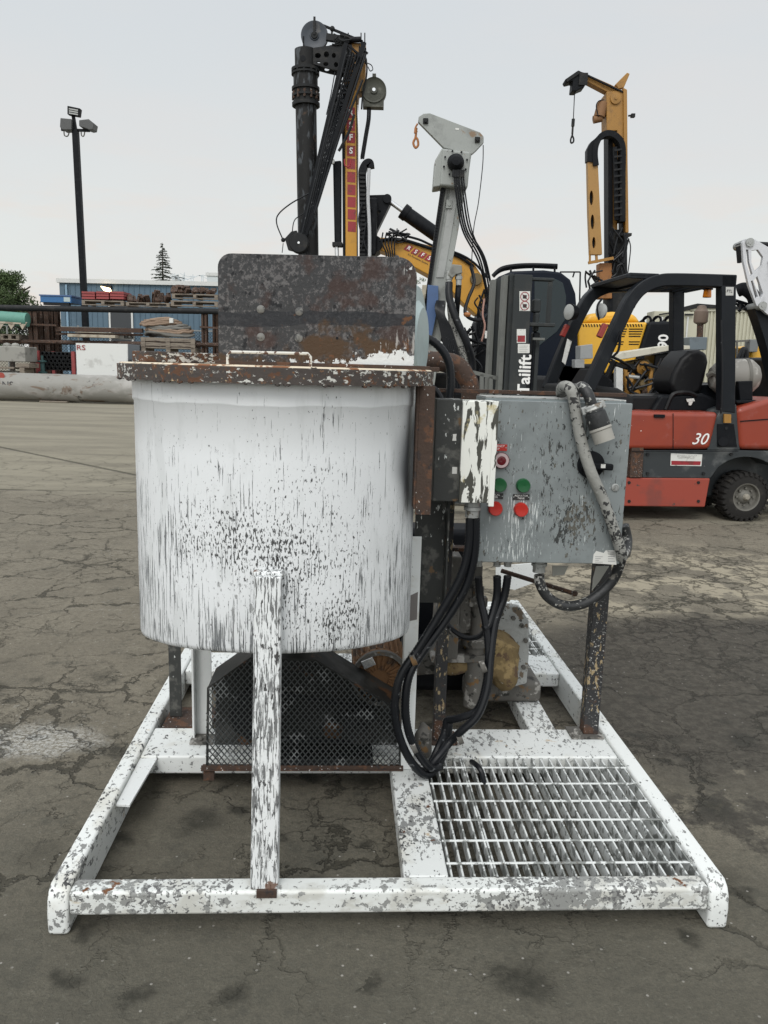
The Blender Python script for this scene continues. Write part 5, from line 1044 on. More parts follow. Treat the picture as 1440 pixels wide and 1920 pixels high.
# mast column
b = B(); b.prism(DR.qs([(832, 349), (873, 353), (858, 440), (844, 515), (818, 700), (795, 860), (762, 860), (784, 700), (801, 560)], .02), (0, .26, 0)); ms = b.make('mast', M['mast_grey'], dr, .006)
b = B(); b.prism(DR.qs([(845, 352), (860, 353), (846, 440), (832, 520), (818, 520), (832, 440)], .008), (0, .012, 0)); b.make('mast_web', plain('paler mast web', (.30, .31, .30), .5, dirt=.4), ms)
b = B(); b.prism(DR.qs([(827, 350), (835, 350), (805, 560), (787, 700), (778, 700), (797, 560)], -.02), (0, .10, 0)); fc_ = b.make('feed_chain', M['dsteel'], ms)
for k in range(60):
    x_, y_ = 829.5-k*.80, 354+k*5.6; b = B(); p = DR.q(x_, y_, -.03); b.bx(p.x-.012, p.x+.012, -.035, .02, p.z-.010, p.z+.010); b.make('chain_link', M['black'], fc_)
b = B(); b.prism(DR.qs([(837, 350), (840, 350), (806, 560), (785, 700), (782, 700), (803, 560)], -.015), (0, .05, 0)); b.make('mast_rail', mk2, ms)
b = B(); p = DR.q(842, 384, .0); b.bx(p.x-.035, p.x+.035, -.01, .01, p.z-.04, p.z+.055); b.lathe(p-V((0, .01, 0)), (0, -1, 0), [(0, .018), (.01, .018)], 12); b.make('mast_bracket', M['mast_grey'], ms)
for k, (x0_, x1_, y1_) in enumerate(((851, 915, 560), (855, 920, 585), (859, 926, 600), (864, 930, 590), (868, 921, 540))):
    wire(DR, [(x0_, 318, -.2), (x0_+4, 360, -.18), (x0_+16, 430, -.1), ((x0_+x1_)/2+14, 490, 0), (x1_, y1_, .1)], .012 if k < 4 else .009, M['rubber'], dr, 'hydraulic_hose')
    b = B(); q_ = DR.q(x0_, 322, -.2); b.cyl(q_-V((0, 0, .06)), q_+V((0, 0, .02)), .02, n=8); b.make('hose_fitting', M['dsteel'], dr)
wire(DR, [(906, 272, .1), (905, 310, .1), (897, 380, .1), (888, 430, .1), (884, 500, .1)], .006, M['rubber'], dr, 'wire_rope')
b = B(); b.tube(DR.qs([(783, 232), (779, 240), (782, 248)], .1), .010, 8); b.tube(DR.qs([(780, 248), (779, 258), (775, 268), (779, 277), (784, 272), (783, 262), (779, 257)], .1), .014, 8); b.cyl(DR.q(780, 240, .1), DR.q(779, 250, .1), .02, n=10); b.make('hook', M['orangechain'], dr)
b = B(); b.prism(DR.qs([(840, 515), (848, 495), (866, 497), (867, 512), (855, 515), (848, 522)], -.2), (0, .12, 0)); b.make('hose_manifold', plain('grey cemented manifold', (.20, .20, .18), .7, dirt=.6), dr, .012)
for x_ in (842, 860): b = B(); b.cyl(DR.q(x_, 508, -.14), DR.q(x_, 535, -.14), .035, n=14); b.cyl(DR.q(x_, 518, -.14), DR.q(x_, 524, -.14), .045, n=8); b.make('hose_coupling', M['galv'], dr)
wire(DR, [(842, 530, -.15), (843, 560, -.2), (856, 600, -.25), (876, 645, -.25), (885, 680, -.2), (878, 720, -.2), (870, 760, -.2)], .045, M['rubber'], dr, 'thick_hose', 12)
wire(DR, [(860, 535, -.1), (858, 560, -.1), (856, 600, 0), (864, 650, .05), (880, 700, .05)], .036, M['rubber'], dr, 'thick_hose', 12)
wire(DR, [(846, 570, -.1), (852, 620, -.12), (868, 660, -.15), (874, 700, -.15), (872, 760, -.15)], .055, M['rubber_caked'], dr, 'thick_hose', 12)
for k in range(7): wire(DR, [(820+k*2, 565, -.1), (818+k*2.4, 580+k*2, -.2), (828+k*3, 620, -.2), (838+k*4, 680, -.2), (842+k*4, 740, -.2)], .018, M['rubber'], dr, 'hydraulic_hose')
wire(DR, [(883, 500, .2), (889, 530, .1), (878, 560, 0), (872, 585, -.1), (884, 598, -.1), (905, 598, 0), (918, 580, .1), (920, 540, .2)], .022, M['rubber'], dr, 'hydraulic_hose', 8)
b = B(); b.sph(DR.q(876, 590, -.12), .04, 8, (1.2, 1, .8)); b.make('hose_joint', M['orangechain'], dr)
b = B(); b.prism(DR.qs([(802, 534), (822, 536), (822, 570), (808, 640), (797, 640)], -.06), (0, .05, 0)); b.make('side_panel', M['bluepanel'], dr, .004)
b = B(); b.prism(DR.qs([(792, 534), (801, 534), (797, 640), (787, 640)], -.02), (0, .06, 0)); b.beam(DR.q(783, 558, -.1), DR.q(797, 548, -.1), .04, .05); b.make('side_frame', plain('beige painted frame', (.34, .31, .24), .6), dr, .004)
b = B().bx(.2, 2.2, .4, 2.2, .45, 1.35); b.make('rig_body', M['dsteel'], dr, .06); b = B(); b.bx(0, 2.6, -.1, .3, .02, .5); b.bx(0, 2.6, 1.9, 2.3, .02, .5); b.make('rig_track', M['black'], dr, .1, 3)
b = B(); b.prism(DR.qs([(893, 600), (925, 600), (925, 700), (893, 700)], .5), (0, .6, 0)); b.make('control_console', M['black'], dr, .03)
chips(22, 800, 925, 600, 720, .1, .6, DR, .02, M['rubber'], dr, 'hydraulic_hose', 31, 18)
chips(12, 892, 926, 540, 660, .0, .4, DR, .014, M['rubber'], dr, 'hydraulic_hose', 33, 14)
b = B(); b.prism(DR.qs([(909, 620), (920, 621), (920, 635), (909, 634)], -.02), (0, .004, 0)); b.make('sticker', M['label_white'], dr)
wire(DR, [(908, 560, .0), (905, 590, -.02), (909, 612, -.02), (903, 640, 0)], .012, plain('pink tape', (.36, .2, .16), .6), dr, 'tape')
# ---------------------------------------------------------------- yellow drill mast far right
YR = Frame(0, 18.0)
yr = YR.root('yellow_drill_rig', 'tall yellow drill mast with short crane arm, hanging hook and black cable chain loop', 'drilling rig')
b = B(); b.prism(YR.qs([(1137, 172), (1170, 168), (1172, 300), (1158, 300), (1157, 245), (1138, 246)], 0), (0, .45, 0)); ym = b.make('mast_head', M['yellow_old'], yr, .02)
b = B(); b.prism(YR.qs([(1169, 164), (1176, 168), (1177, 300), (1179, 436), (1173, 436), (1170, 300)], -.05), (0, .35, 0)); b.make('mast_flange', M['yellow_old'], ym, .01)
b = B(); b.prism(YR.qs([(1140, 205), (1149, 205), (1149, 640), (1141, 640)], .05), (0, .35, 0)); b.prism(YR.qs([(1165, 230), (1170, 230), (1171, 440), (1167, 440)], .1), (0, .3, 0)); b.make('mast_rail', M['black'], ym)
b = B(); b.prism(YR.qs([(1149, 240), (1157, 245), (1158, 440), (1149, 440)], .2), (0, .2, 0)); b.make('mast_web', M['yellow_old'], ym)
b = B(); b.prism(YR.qs([(1150, 430), (1176, 430), (1178, 640), (1138, 640), (1140, 500)], .12), (0, .4, 0)); b.make('mast_foot', M['dsteel'], ym, .02)
p = YR.q(1154, 185, -.01); b = B(); b.lathe(p, (0, -1, 0), [(0, .11), (.03, .11), (.035, .03), (.05, .03)], 24); b.make('head_bearing', M['yellow_old'], ym)
b = B(); b.prism(YR.qs([(1097, 138), (1104, 140), (1145, 158), (1172, 172), (1170, 177), (1140, 173), (1100, 152)], .05), (0, .22, 0)); b.prism(YR.qs([(1154, 158), (1162, 150), (1176, 136), (1181, 138), (1179, 143), (1170, 164), (1160, 166)], .08), (0, .12, 0)); arm = b.make('crane_arm', M['yellow_old'], yr, .01)
b = B(); b.beam(YR.q(1100, 141, 0), YR.q(1168, 173, 0), .05, .03); b.make('arm_cylinder', M['black'], arm)
b = B(); b.prism(YR.qs([(1059, 149), (1072, 140), (1085, 131), (1090, 134), (1101, 137), (1102, 152), (1095, 164), (1085, 168), (1082, 171), (1072, 171), (1074, 152), (1062, 155)], .0), (0, .28, 0)); ah = b.make('arm_head', M['black'], arm, .02)
b = B(); b.beam(YR.q(1062, 152, 0), YR.q(1086, 136, 0), .06, .05); b.bx(YR.q(1086, 140).x, YR.q(1102, 140).x, -.03, 0, YR.q(1090, 160).z, YR.q(1090, 137).z); b.make('arm_sheave', M['dsteel'], ah)
wire(YR, [(1077.5, 171, .1), (1075, 224, .1)], .010, M['dsteel'], yr, 'wire_rope', smooth=False)
b = B(); b.cyl(YR.q(1075, 223, .1), YR.q(1074, 237, .1), .035, n=10); b.tube(YR.qs([(1074, 237), (1073.5, 245), (1073, 252)], .1), .022, 8); b.tube(YR.qs([(1073.5, 252), (1070, 262), (1071, 268), (1075, 266), (1075.5, 260), (1073, 254)], .1), .018, 8); b.make('hook', M['dsteel'], yr)
b = B(); p = YR.q(1127, 208, .1); b.cyl(p-V((.03, .0, .12)), p+V((.03, 0, .16)), .12, n=20); b.cyl(p+V((-.15, 0, -.18)), p+V((.02, 0, -.14)), .08, n=16); b.beam(p, p+V((.15, .1, .2)), .1, .15); b.make('top_motor', plain('rusty brown motor', (.20, .10, .04), .7, dirt=.6), yr)
wire(YR, [(1122, 218, .0), (1118, 200, .0), (1122, 190, 0), (1132, 187, 0)], .012, M['rubber'], yr, 'hose')
b = B(); b.beam(YR.q(1178, 217, .1), YR.q(1184, 217, .1), .03, .03); b.beam(YR.q(1183, 217, .1), YR.q(1190, 217, .1), .09, .07); b.make('side_knob', M['dsteel'], yr)
b = B(); ribbon(b, YR.qs([(1118, 310), (1116, 290), (1118, 272), (1127, 255), (1142, 249), (1158, 256), (1168, 275), (1168, 330), (1168, 415)], -.20), .115, .26)
b.prism(YR.qs([(1101, 302), (1101, 280), (1108, 266), (1118, 258), (1120, 262), (1112, 275), (1112, 304)], -.18), (0, .2, 0)); ec = b.make('cable_chain', M['black'], yr)
for k in range(11):
    q_ = YR.q(1152, 282+k*12.2, -.21); b = B(); b.beam(q_, YR.q(1166, 280+k*12.2, -.21), .02, .035); b.make('chain_rung', M['dsteel'], ec)
b = B(); b.prism(YR.qs([(1151, 275), (1157, 275), (1160, 412), (1154, 412)], -.16), (0, .1, 0)); b.make('chain_side', M['black'], ec)
def ov(x, y, rx, ry, bb, F=YR, n=16): return [F.q(x+rx*math.cos(2*math.pi*i/n), y+ry*math.sin(2*math.pi*i/n), bb) for i in range(n)]
b = B(); b.plate_hole(YR.qs([(1102, 304), (1121, 304), (1125, 390), (1129, 477), (1107, 477), (1104, 400)], -.15), [ov(1109, 371, 3.5, 14, -.15), ov(1111, 416, 3.5, 14, -.15), ov(1113.5, 455, 3.2, 11, -.15)], (0, .16, 0)); pnl = b.make('chain_trough', plain('ochre trough', (.32, .175, .045), .5, dirt=.3), yr)
b = B(); b.prism([q_+V((0, .10, 0)) for q_ in YR.qs([(1104, 330), (1114, 330), (1120, 470), (1109, 470)], -.15)], (0, .02, 0)); b.make('trough_back', M['black'], pnl)
b = B(); b.beam(YR.q(1103, 493, -.1), YR.q(1150, 484, -.1), .06, .06); b.beam(YR.q(1106, 470, -.1), YR.q(1106, 493, -.1), .04, .04); b.beam(YR.q(1118, 478, -.1), YR.q(1119, 493, -.1), .05, .05); b.make('trough_bracket', M['yellow_old'], yr)
b = B(); b.prism(YR.qs([(1124, 493), (1148, 493), (1148, 560), (1124, 560)], .0), (0, .3, 0)); b.make('slide_block', plain('orange brown block', (.26, .11, .03), .6, dirt=.5), yr, .02)
chips(16, 1142, 1180, 420, 520, -.2, .1, YR, .018, M['rubber'], yr, 'hydraulic_hose', 41, 8); chips(12, 1094, 1145, 505, 560, -.2, .2, YR, .022, M['rubber'], yr, 'hydraulic_hose', 42, 12)
wire(YR, [(1174, 440, -.1), (1182, 460, -.1), (1180, 490, -.1), (1176, 520, -.1)], .012, M['rubber'], yr, 'hose'); wire(YR, [(1186, 540, -.1), (1194, 556, -.1), (1190, 575, -.1), (1180, 585, -.1)], .014, M['rubber'], yr, 'hose')
b = B(); b.bx(YR.q(1178, 441).x-.25, YR.q(1182, 441).x, -.1, .1, YR.q(1170, 443).z, YR.q(1170, 438).z); b.make('mast_clamp', M['dsteel'], yr)
b = B(); x_ = YR.q(1110, 600).x; b.bx(x_-.6, x_+1.6, .6, 2.6, .9, 2.3); b.make('rig_body', M['yellow_old'], yr, .06); b = B(); b.bx(x_-.3, x_+3.4, .3, .9, .02, .9); b.bx(x_-.3, x_+3.4, 2.3, 2.9, .02, .9); b.make('rig_track', M['dsteel'], yr, .2, 4)
# ---------------------------------------------------------------- silver boom top right
SB = Frame(0, 11.0)
sb = SB.root('silver_boom_machine', 'silver grey slotted boom link with black arm at the right edge above the forklift', 'boom')
def sq_(pts, bb=0): return SB.qs(pts, bb)
b = B(); b.plate_hole(sq_([(1392, 455), (1397, 448), (1415, 448), (1445, 466), (1475, 490), (1475, 600), (1440, 590), (1418, 572), (1404, 535), (1394, 490)]), [sq_([(1409, 470), (1421, 468), (1431, 482), (1428, 497), (1416, 509), (1409, 492)]), sq_([(1413, 526), (1420, 518), (1431, 550), (1426, 560)]), sq_([(1399, 468), (1403, 468), (1405, 492), (1411, 514), (1407, 518), (1400, 496)]), sq_([(1408, 527), (1411, 526), (1421, 556), (1417, 560)])], (0, .06, 0)); lk = b.make('boom_link', M['silver'], sb, .004)
b = B(); b.prism(sq_([(1441, 470), (1475, 480), (1475, 600), (1436, 565), (1428, 520)], .1), (0, .15, 0)); b.make('boom_casting', M['silver'], sb, .01)
for x_, y_ in ((1407, 454), (1431, 573)): b = B(); b.lathe(SB.q(x_, y_, -.03), (0, 1, 0), [(0, .02), (.0, .055), (.42, .055)], 20); b.lathe(SB.q(x_, y_, -.035), (0, 1, 0), [(0, .025), (.01, .025)], 12); b.make('link_pin', M['galv'], lk)
b = B(); b.tube(sq_([(1412, 457), (1480, 460)], .15), .030, 10, smooth=False); b.make('link_rod', M['dsteel'], sb)
b = B(); b.prism(sq_([(1391, 455), (1397, 449), (1400, 452), (1399, 490), (1394, 490)], .1), (0, .2, 0)); b.make('link_cap', M['black'], sb)
b = B(); ribbon(b, sq_([(1424, 575), (1436, 610), (1448, 650), (1470, 740)], .1), .14, .25); b.prism(sq_([(1441, 490), (1475, 500), (1475, 560), (1446, 530)], -.02), (0, .1, 0)); b.make('lower_arm', M['navy'], sb)
wire(SB, [(1384, 545, .5), (1396, 542, .45), (1410, 552, .4), (1416, 565, .4)], .09, M['black'], sb, 'thick_hose', 12); chips(9, 1378, 1420, 556, 585, .3, .6, SB, .022, M['rubber'], sb, 'hydraulic_hose', 51, 8)
b = B().bx(SB.q(1470, 700).x, SB.q(1470, 700).x+2.4, .3, 2.2, .5, 1.7); b.make('machine_body', M['navy'], sb, .06); b = B().bx(SB.q(1455, 700).x, SB.q(1455, 700).x+3.2, .2, .7, .02, .6); b.make('machine_track', M['black'], sb, .12, 3)
# ---------------------------------------------------------------- engine-driven pump unit between forklift and container
PU = Frame(0, 11.5)
pu = PU.root('pump_unit', 'yellow brown diesel pump unit with pale slanting beam seen through the forklift guard', 'pump unit')
b = B(); b.prism(PU.qs([(1150, 668), (1168, 660), (1258, 647), (1294, 648), (1294, 655), (1258, 657), (1180, 672), (1150, 676)], .1), (0, .6, 0)); b.make('slanting_beam', plain('cream beam', (.50, .48, .40), .6), pu, .01)
b = B(); b.prism(PU.qs([(1155, 688), (1168, 688), (1168, 790), (1156, 790)], .0), (0, .12, 0)); b.make('grey_post', M['trim'], pu, .005)
b = B(); b.prism(PU.qs([(1088, 648), (1111, 645), (1112, 672), (1088, 674)], .1), (0, .3, 0)); b.prism(PU.qs([(1078, 674), (1096, 674), (1096, 690), (1078, 690)], .1), (0, .2, 0)); b.make('filter_box', plain('white filter box', (.27, .28, .28), .5), pu, .008)
b = B(); b.prism(PU.qs([(1170, 680), (1215, 672), (1230, 690), (1218, 742), (1172, 745)], .3), (0, .5, 0)); b.make('engine_block', M['brownpanel'], pu, .03)
for x_, y_, r_, mt_ in ((1178, 712, .11, 'yellow_old'), (1200, 720, .09, 'brownpanel'), (1205, 690, .10, 'yellow_old'), (1190, 738, .07, 'yellow_old'), (1184, 690, .06, 'dsteel'), (1212, 735, .08, 'rust'), (1196, 706, .05, 'black')):
    b = B(); b.lathe(PU.q(x_, y_, .25), (0, -1, 0), [(-.05, r_), (.05, r_), (.06, r_*.8), (.10, r_*.4), (.12, r_*.35), (.12, 0)], 20, cap=False); b.make('engine_pulley', M[mt_], pu)
for k, (p0_, p1_) in enumerate((((1172, 690), (1176, 740)), ((1178, 706), (1198, 708)), ((1168, 735), (1172, 760)), ((1222, 690), (1216, 740)))): b = B(); b.tube([PU.q(*p0_, .15), PU.q(*p1_, .15)], .03, 10, smooth=False); b.make('engine_pipe', M['yellow_old'] if k != 1 else M['galv'], pu)
b = B(); b.prism(PU.qs([(1228, 665), (1262, 660), (1262, 740), (1220, 745)], .4), (0, .5, 0)); b.make('radiator', M['navy'], pu, .02)
for k in range(3): b = B(); b.beam(PU.q(1226+k*2, 694+k*20, .35), PU.q(1262, 694+k*20, .35), .02, .02); b.make('radiator_guard', plain('dark blue rail', (.02, .025, .06), .5), pu)
chips(22, 1165, 1262, 672, 745, .0, .3, PU, .018, M['rubber'], pu, 'engine_hose', 61, 12)
b = B(); b.prism(PU.qs([(1055, 690), (1110, 682), (1135, 690), (1135, 760), (1055, 760)], .4), (0, .5, 0)); b.make('gear_case', M['dsteel'], pu, .05, 3)
for k in range(7): b = B(); p = PU.q(1057+k*5, 702, .3); b.lathe(p, (0, -1, 0), [(0, .13-.004*k), (.03, .13-.004*k)], 20); b.make('cooling_fin', M['dsteel'], pu)
b = B(); b.bx(PU.q(1050, 740).x, PU.q(1300, 740).x, .1, 1.3, .3, .55); b.make('unit_frame', M['dsteel'], pu, .02)
b = B(); b.prism(PU.qs([(1293, 632), (1327, 632), (1325, 656), (1293, 656)], .3), (0, .3, 0)); b.make('exhaust_box', plain('blue grey box', (.13, .16, .18), .6, dirt=.5), pu, .01)
b = B(); b.cyl(PU.q(1312, 634, .4), PU.q(1313, 608, .4), .045, n=16); b.make('exhaust_pipe', M['rust'], pu)
e0 = PU.q(1313, 608, .4); b = B(); b.lathe(e0, (0, 0, 1), [(0, .05), (.02, .09), (.04, .10), (.18, .10), (.22, .07), (.26, .06), (.27, .03)], 24); b.make('exhaust_muffler', plain('rust brown muffler', (.15, .11, .085), .7, dirt=.5), pu)
# yellow machine at the right edge
YM = Frame(0, 13.0)
ym_ = YM.root('yellow_plant', 'low yellow machine with grey hoses at the right edge beyond the gas bottle', 'machine')
b = B(); b.prism(YM.qs([(1396, 652), (1408, 648), (1470, 648), (1470, 700), (1412, 695), (1408, 660)], .0), (0, 1.2, 0)); b.make('body_panel', M['yellow_hood'], ym_, .03)
b = B(); b.prism(YM.qs([(1407, 636), (1424, 638), (1420, 660), (1405, 660)], -.1), (0, .2, 0)); b.make('control_box', plain('grey box', (.16, .17, .17), .5), ym_, .01); b = B(); b.beam(YM.q(1378, 640, -.05), YM.q(1420, 638, -.05), .03, .03); b.beam(YM.q(1382, 640, -.05), YM.q(1382, 670, -.05), .025, .025); b.make('hand_rail', M['rim'], ym_)
b = B(); b.bx(YM.q(1380, 700).x, YM.q(1380, 700).x+3, .1, 1.4, .3, 1.30); b.make('chassis', M['black'], ym_, .03)
wire(YM, [(1380, 685, -.2), (1390, 665, -.2), (1396, 655, -.2), (1398, 670, -.2), (1390, 690, -.2)], .05, M['rubber'], ym_, 'hose', 10); chips(10, 1378, 1440, 655, 740, -.3, 0, YM, .022, M['rubber'], ym_, 'hose', 71, 14)
for k in range(3): b = B(); p = YM.q(1428+k*8, 725-k*6, -.1); b.lathe(p, (0, -1, 0), [(0, .10), (.06, .09), (.07, .04), (.1, .03)], 16); b.make('hydraulic_motor', M['rust'], ym_)
# ---------------------------------------------------------------- containers
CT = Frame(0, 30.0, R(0))
ct = CT.root('container', 'cream corrugated shipping container behind the machines on the right', 'container')
x0_, x1_ = CT.q(1288, 580).x, CT.q(1500, 580).x; zt_ = CT.q(1400, 578).z
b = B(); n_ = 60; pts = []
for i in range(n_): x = x0_+(x1_-x0_)*i/n_; st_ = (x1_-x0_)/n_; pts += [(x, 0 if i % 2 else .05, 0), (x+st_*.75, 0 if i % 2 else .05, 0)]
pts += [(x1_, .1, 0), (x1_, 2.4, 0), (x0_, 2.4, 0)]; b.prism([(p_[0], p_[1], .12) for p_ in pts], (0, 0, zt_-.24)); b.make('wall', M['container'], ct, smooth=0)
b = B(); b.bx(x0_-.05, x1_+.05, -.03, .10, zt_-.14, zt_); b.bx(x0_-.05, x0_+.10, -.03, .1, 0, zt_); b.bx(x0_-.05, x1_+.05, -.03, .1, 0, .14); b.make('frame', plain('pale container frame', (.50, .49, .40), .6), ct)
CT2 = Frame(0, 29.0)
ct2 = CT2.root('container', 'cream end-on container with door bars between guard pillars', 'container')
x0_, x1_ = CT2.q(1226, 590).x, CT2.q(1310, 590).x
b = B(); z_ = CT2.q(1260, 580).z; b.bx(x0_, x1_, 0, .8, .1, CT2.q(1230, 583).z); b.make('wall', M['container'], ct2, .02)
for k, x_ in enumerate((1242, 1262, 1290)): b = B(); b.beam(CT2.q(x_, 594, -.05), (CT2.q(x_, 594).x, -.05, .3), .05, .05); b.make('locking_bar', M['trim'], ct2)
b = B(); b.beam(CT2.q(1236, 590, -.08), CT2.q(1262, 586, -.08), .04, .05); b.beam(CT2.q(1284, 590, -.08), CT2.q(1300, 590, -.08), .05, .06); b.make('hinge', M['dsteel'], ct2)
b = B(); b.prism(CT2.qs([(1284, 575), (1308, 569), (1360, 573), (1440, 577), (1440, 582), (1310, 577), (1284, 583)], .9), (0, .3, 0)); tp = b.make('roof_tarp', M['dsteel'], ct2)
# ---------------------------------------------------------------- left yard
PY = Frame(0, 25.6)
rr_ = PY.q(120, 727).z
b = B(); zt_, zb_ = PY.q(120, 702).z, PY.q(120, 754).z; r_ = (zt_-zb_)/2; xl, xr = PY.q(-260, 727).x, PY.q(560, 727).x
b.lathe((xl, r_, zb_+r_), (1, 0, 0), [(0, r_-.03), (0, r_), (xr-xl, r_), (xr-xl, r_-.03)], 48, cap=False); bp = b.make('steel_pipe', M['bigpipe'], None); bp.location = PY.o
tag(bp, 'huge weathered grey steel pipe lying on the ground at the left', 'pipe')
text('lettering', 'NS', .30, mat('faded dark pen', (.05, .05, .055), .7), bp, (PY.q(14, 722).x, -.012+.02, PY.q(14, 722).z), .003)
text('lettering', 'R', .34, mat('faded red print', (.28, .05, .035), .7), bp, (PY.q(1, 708).x, .10, PY.q(1, 708).z), .004, bold=.03)
for i, x_ in enumerate((97,)):
    o = B().bx(-.45, .45, .1, 1.0, 0, zb_+.02).make('timber_block', M['wood'], None, .02); o.location = (PY.o.x+PY.q(x_, 757).x, PY.o.y, 0)
    tag(o, 'dark wooden block wedged under the huge grey pipe', 'block')
# storage rack
RK = Frame(0, 31.0)
rk = RK.root('storage_rack', 'long rusty brown steel storage rack with round rails in front of the blue building', 'rack')
RD = 1.6
def rail(y0_, y1_, r_, x0_=-150, x1_=640, mt='rust'):
    for d_ in (0, RD): b = B(); b.tube([RK.q(x0_, y0_+(x0_/408.)*7, d_), RK.q(x1_, y0_+(x1_/408.)*7, d_)], r_, 12, smooth=False); b.make('rail', M[mt], rk)
rail(577, 0, .11, mt='dsteel'); rail(640, 0, .085)
b = B(); b.beam(RK.q(106, 617, .1), RK.q(268, 620, .1), .2, .16); b.make('shelf_beam', M['rust'], rk); b = B(); b.beam(RK.q(106, 626, .5), RK.q(268, 628, .5), .1, .08); b.make('shelf_beam', M['rust'], rk)
for (xa_, xb_, dd) in ((51, 68, 0), (70, 90, .5), (92, 107, 1.2), (377, 387, 0), (398, 408, .4), (520, 535, 0), (600, 615, 0), (-60, -45, 0)):
    b = B(); a_, c_ = RK.q(xa_, 582, dd), RK.q(xb_, 582, dd); b.bx(a_.x, c_.x, dd, dd+.04, 0, a_.z); b.bx(a_.x, c_.x, dd+.26, dd+.30, 0, a_.z); b.bx((a_.x+c_.x)/2-.02, (a_.x+c_.x)/2+.02, dd, dd+.3, 0, a_.z); b.make('post', M['rust'], rk)
for xx, yy in ((50, 608), (50, 640), (375, 613), (375, 645)): b = B(); b.beam(RK.q(xx, yy, -.1), RK.q(xx+56 if xx < 100 else xx+34, yy+2, -.1), .08, .07); b.make('brace', M['rust'], rk)
def crate_slats(F, x0_, x1_, y0_, y1_, bb, dep, mt, name, label, cat, group=None, rows=2):
    a_, c_ = F.q(x0_, y0_, bb), F.q(x1_, y1_, bb); r_ = F.root(name, label, cat, group); return a_, c_, r_
def pallet(F, x0_, x1_, ytop, ybot, bb, dep, label, mt='wood', group='pallets on the storage rack'):
    r_ = F.root('pallet', label, 'pallet', group); a_, c_ = F.q(x0_, ytop, bb), F.q(x1_, ybot, bb); H_ = a_.z-c_.z
    b = B()
    for i in range(6): y_ = bb+dep*i/6; b.bx(a_.x, c_.x, y_, y_+dep/6*.7, a_.z-H_*.22, a_.z)
    b.make('deck', M[mt], r_)
    for i in range(3): x = a_.x+(c_.x-a_.x-.12)*i/2; B().bx(x, x+.12, bb, bb+dep, c_.z+H_*.2, a_.z-H_*.22).make('stringer', M[mt], r_)
    B().bx(a_.x, c_.x, bb, bb+.12, c_.z, c_.z+H_*.2).make('bottom_board', M[mt], r_)
    return r_
pallet(RK, 153, 232, 562, 574, .1, 1.2, 'grey pallet under the red crates on top of the rack')
pallet(RK, 236, 318, 566, 576, .1, 1.2, 'dark pallet under rusty fittings on top of the rack')
pallet(RK, 322, 408, 550, 562, .1, 1.2, 'upper pallet at the right end of the rack top'); pallet(RK, 320, 408, 563, 576, .1, 1.2, 'lower pallet at the right end of the rack top')
pallet(RK, 0, 36, 626, 638, -.2, 1.2, 'grey pallet at the left edge above the concrete block', group='pallets on the storage rack')
r_ = RK.root('blue_crate', 'bright blue steel crate on the top rail of the rack', 'crate'); a_, c_ = RK.q(75, 552, .1), RK.q(134, 573, .1)
b = B(); b.bx(a_.x, c_.x, .1, 1.2, c_.z+.1, a_.z-.05); b.make('body', M['bluecrate'], r_, .01); B().bx(a_.x-.03, c_.x+.03, .07, 1.23, a_.z-.05, a_.z).make('rim', M['bluepanel'], r_); B().bx(a_.x+.1, c_.x-.1, .12, .3, c_.z, c_.z+.1).make('runner', M['dsteel'], r_); B().bx(c_.x-.28, c_.x-.04, .085, .10, c_.z+.14, a_.z-.08).make('end_label', M['paleblue'], r_)
for i, (xa_, xb_, lb) in enumerate(((153, 178, 'left red crate on the pallet beside the lamp post'), (180, 204, 'middle red crate below the lit wall lamp'), (206, 232, 'right red crate on the rack pallet'))):
    r_ = RK.root('red_crate', lb, 'crate', 'red crates on the rack'); a_, c_ = RK.q(xa_, 545, .15), RK.q(xb_, 561, .15)
    for k in range(3): z_ = c_.z+(a_.z-c_.z)*k/3; B().bx(a_.x, c_.x, .15, 1.1, z_, z_+(a_.z-c_.z)*.26).make('side_board', M['redcrate'], r_)
rq = random.Random(11)
def junk(F, x0_, x1_, y0_, y1_, n, label, name, mt, seed, bb=.2):
    rj = random.Random(seed); r_ = F.root(name, label, 'steel parts')
    for i in range(n):
        x_ = rj.uniform(x0_, x1_); yb_ = y1_; yt_ = rj.uniform(y0_, (y0_+y1_)/2); a_, c_ = F.q(x_, yt_, bb+rj.uniform(0, .6)), F.q(x_+rj.uniform(-5, 5), yb_, bb+rj.uniform(0, .6))
        b = B(); b.beam(a_, c_, rj.uniform(.08, .2), rj.uniform(.06, .14)); b.make('steel_piece', M[mt], r_)
    return r_
junk(RK, 242, 284, 553, 566, 16, 'row of rusty steel fittings standing on the dark pallet', 'steel_fittings', 'rust', 1); junk(RK, 288, 318, 544, 566, 12, 'heap of dark rusty castings on the rack', 'steel_castings', 'rust', 2); junk(RK, 324, 356, 535, 549, 16, 'rusty rods bundled on the upper pallet', 'steel_rods', 'rust', 3); junk(RK, 356, 404, 540, 549, 14, 'rusty plates heaped on the pallet beside the splash plate', 'steel_plates', 'rust', 4)
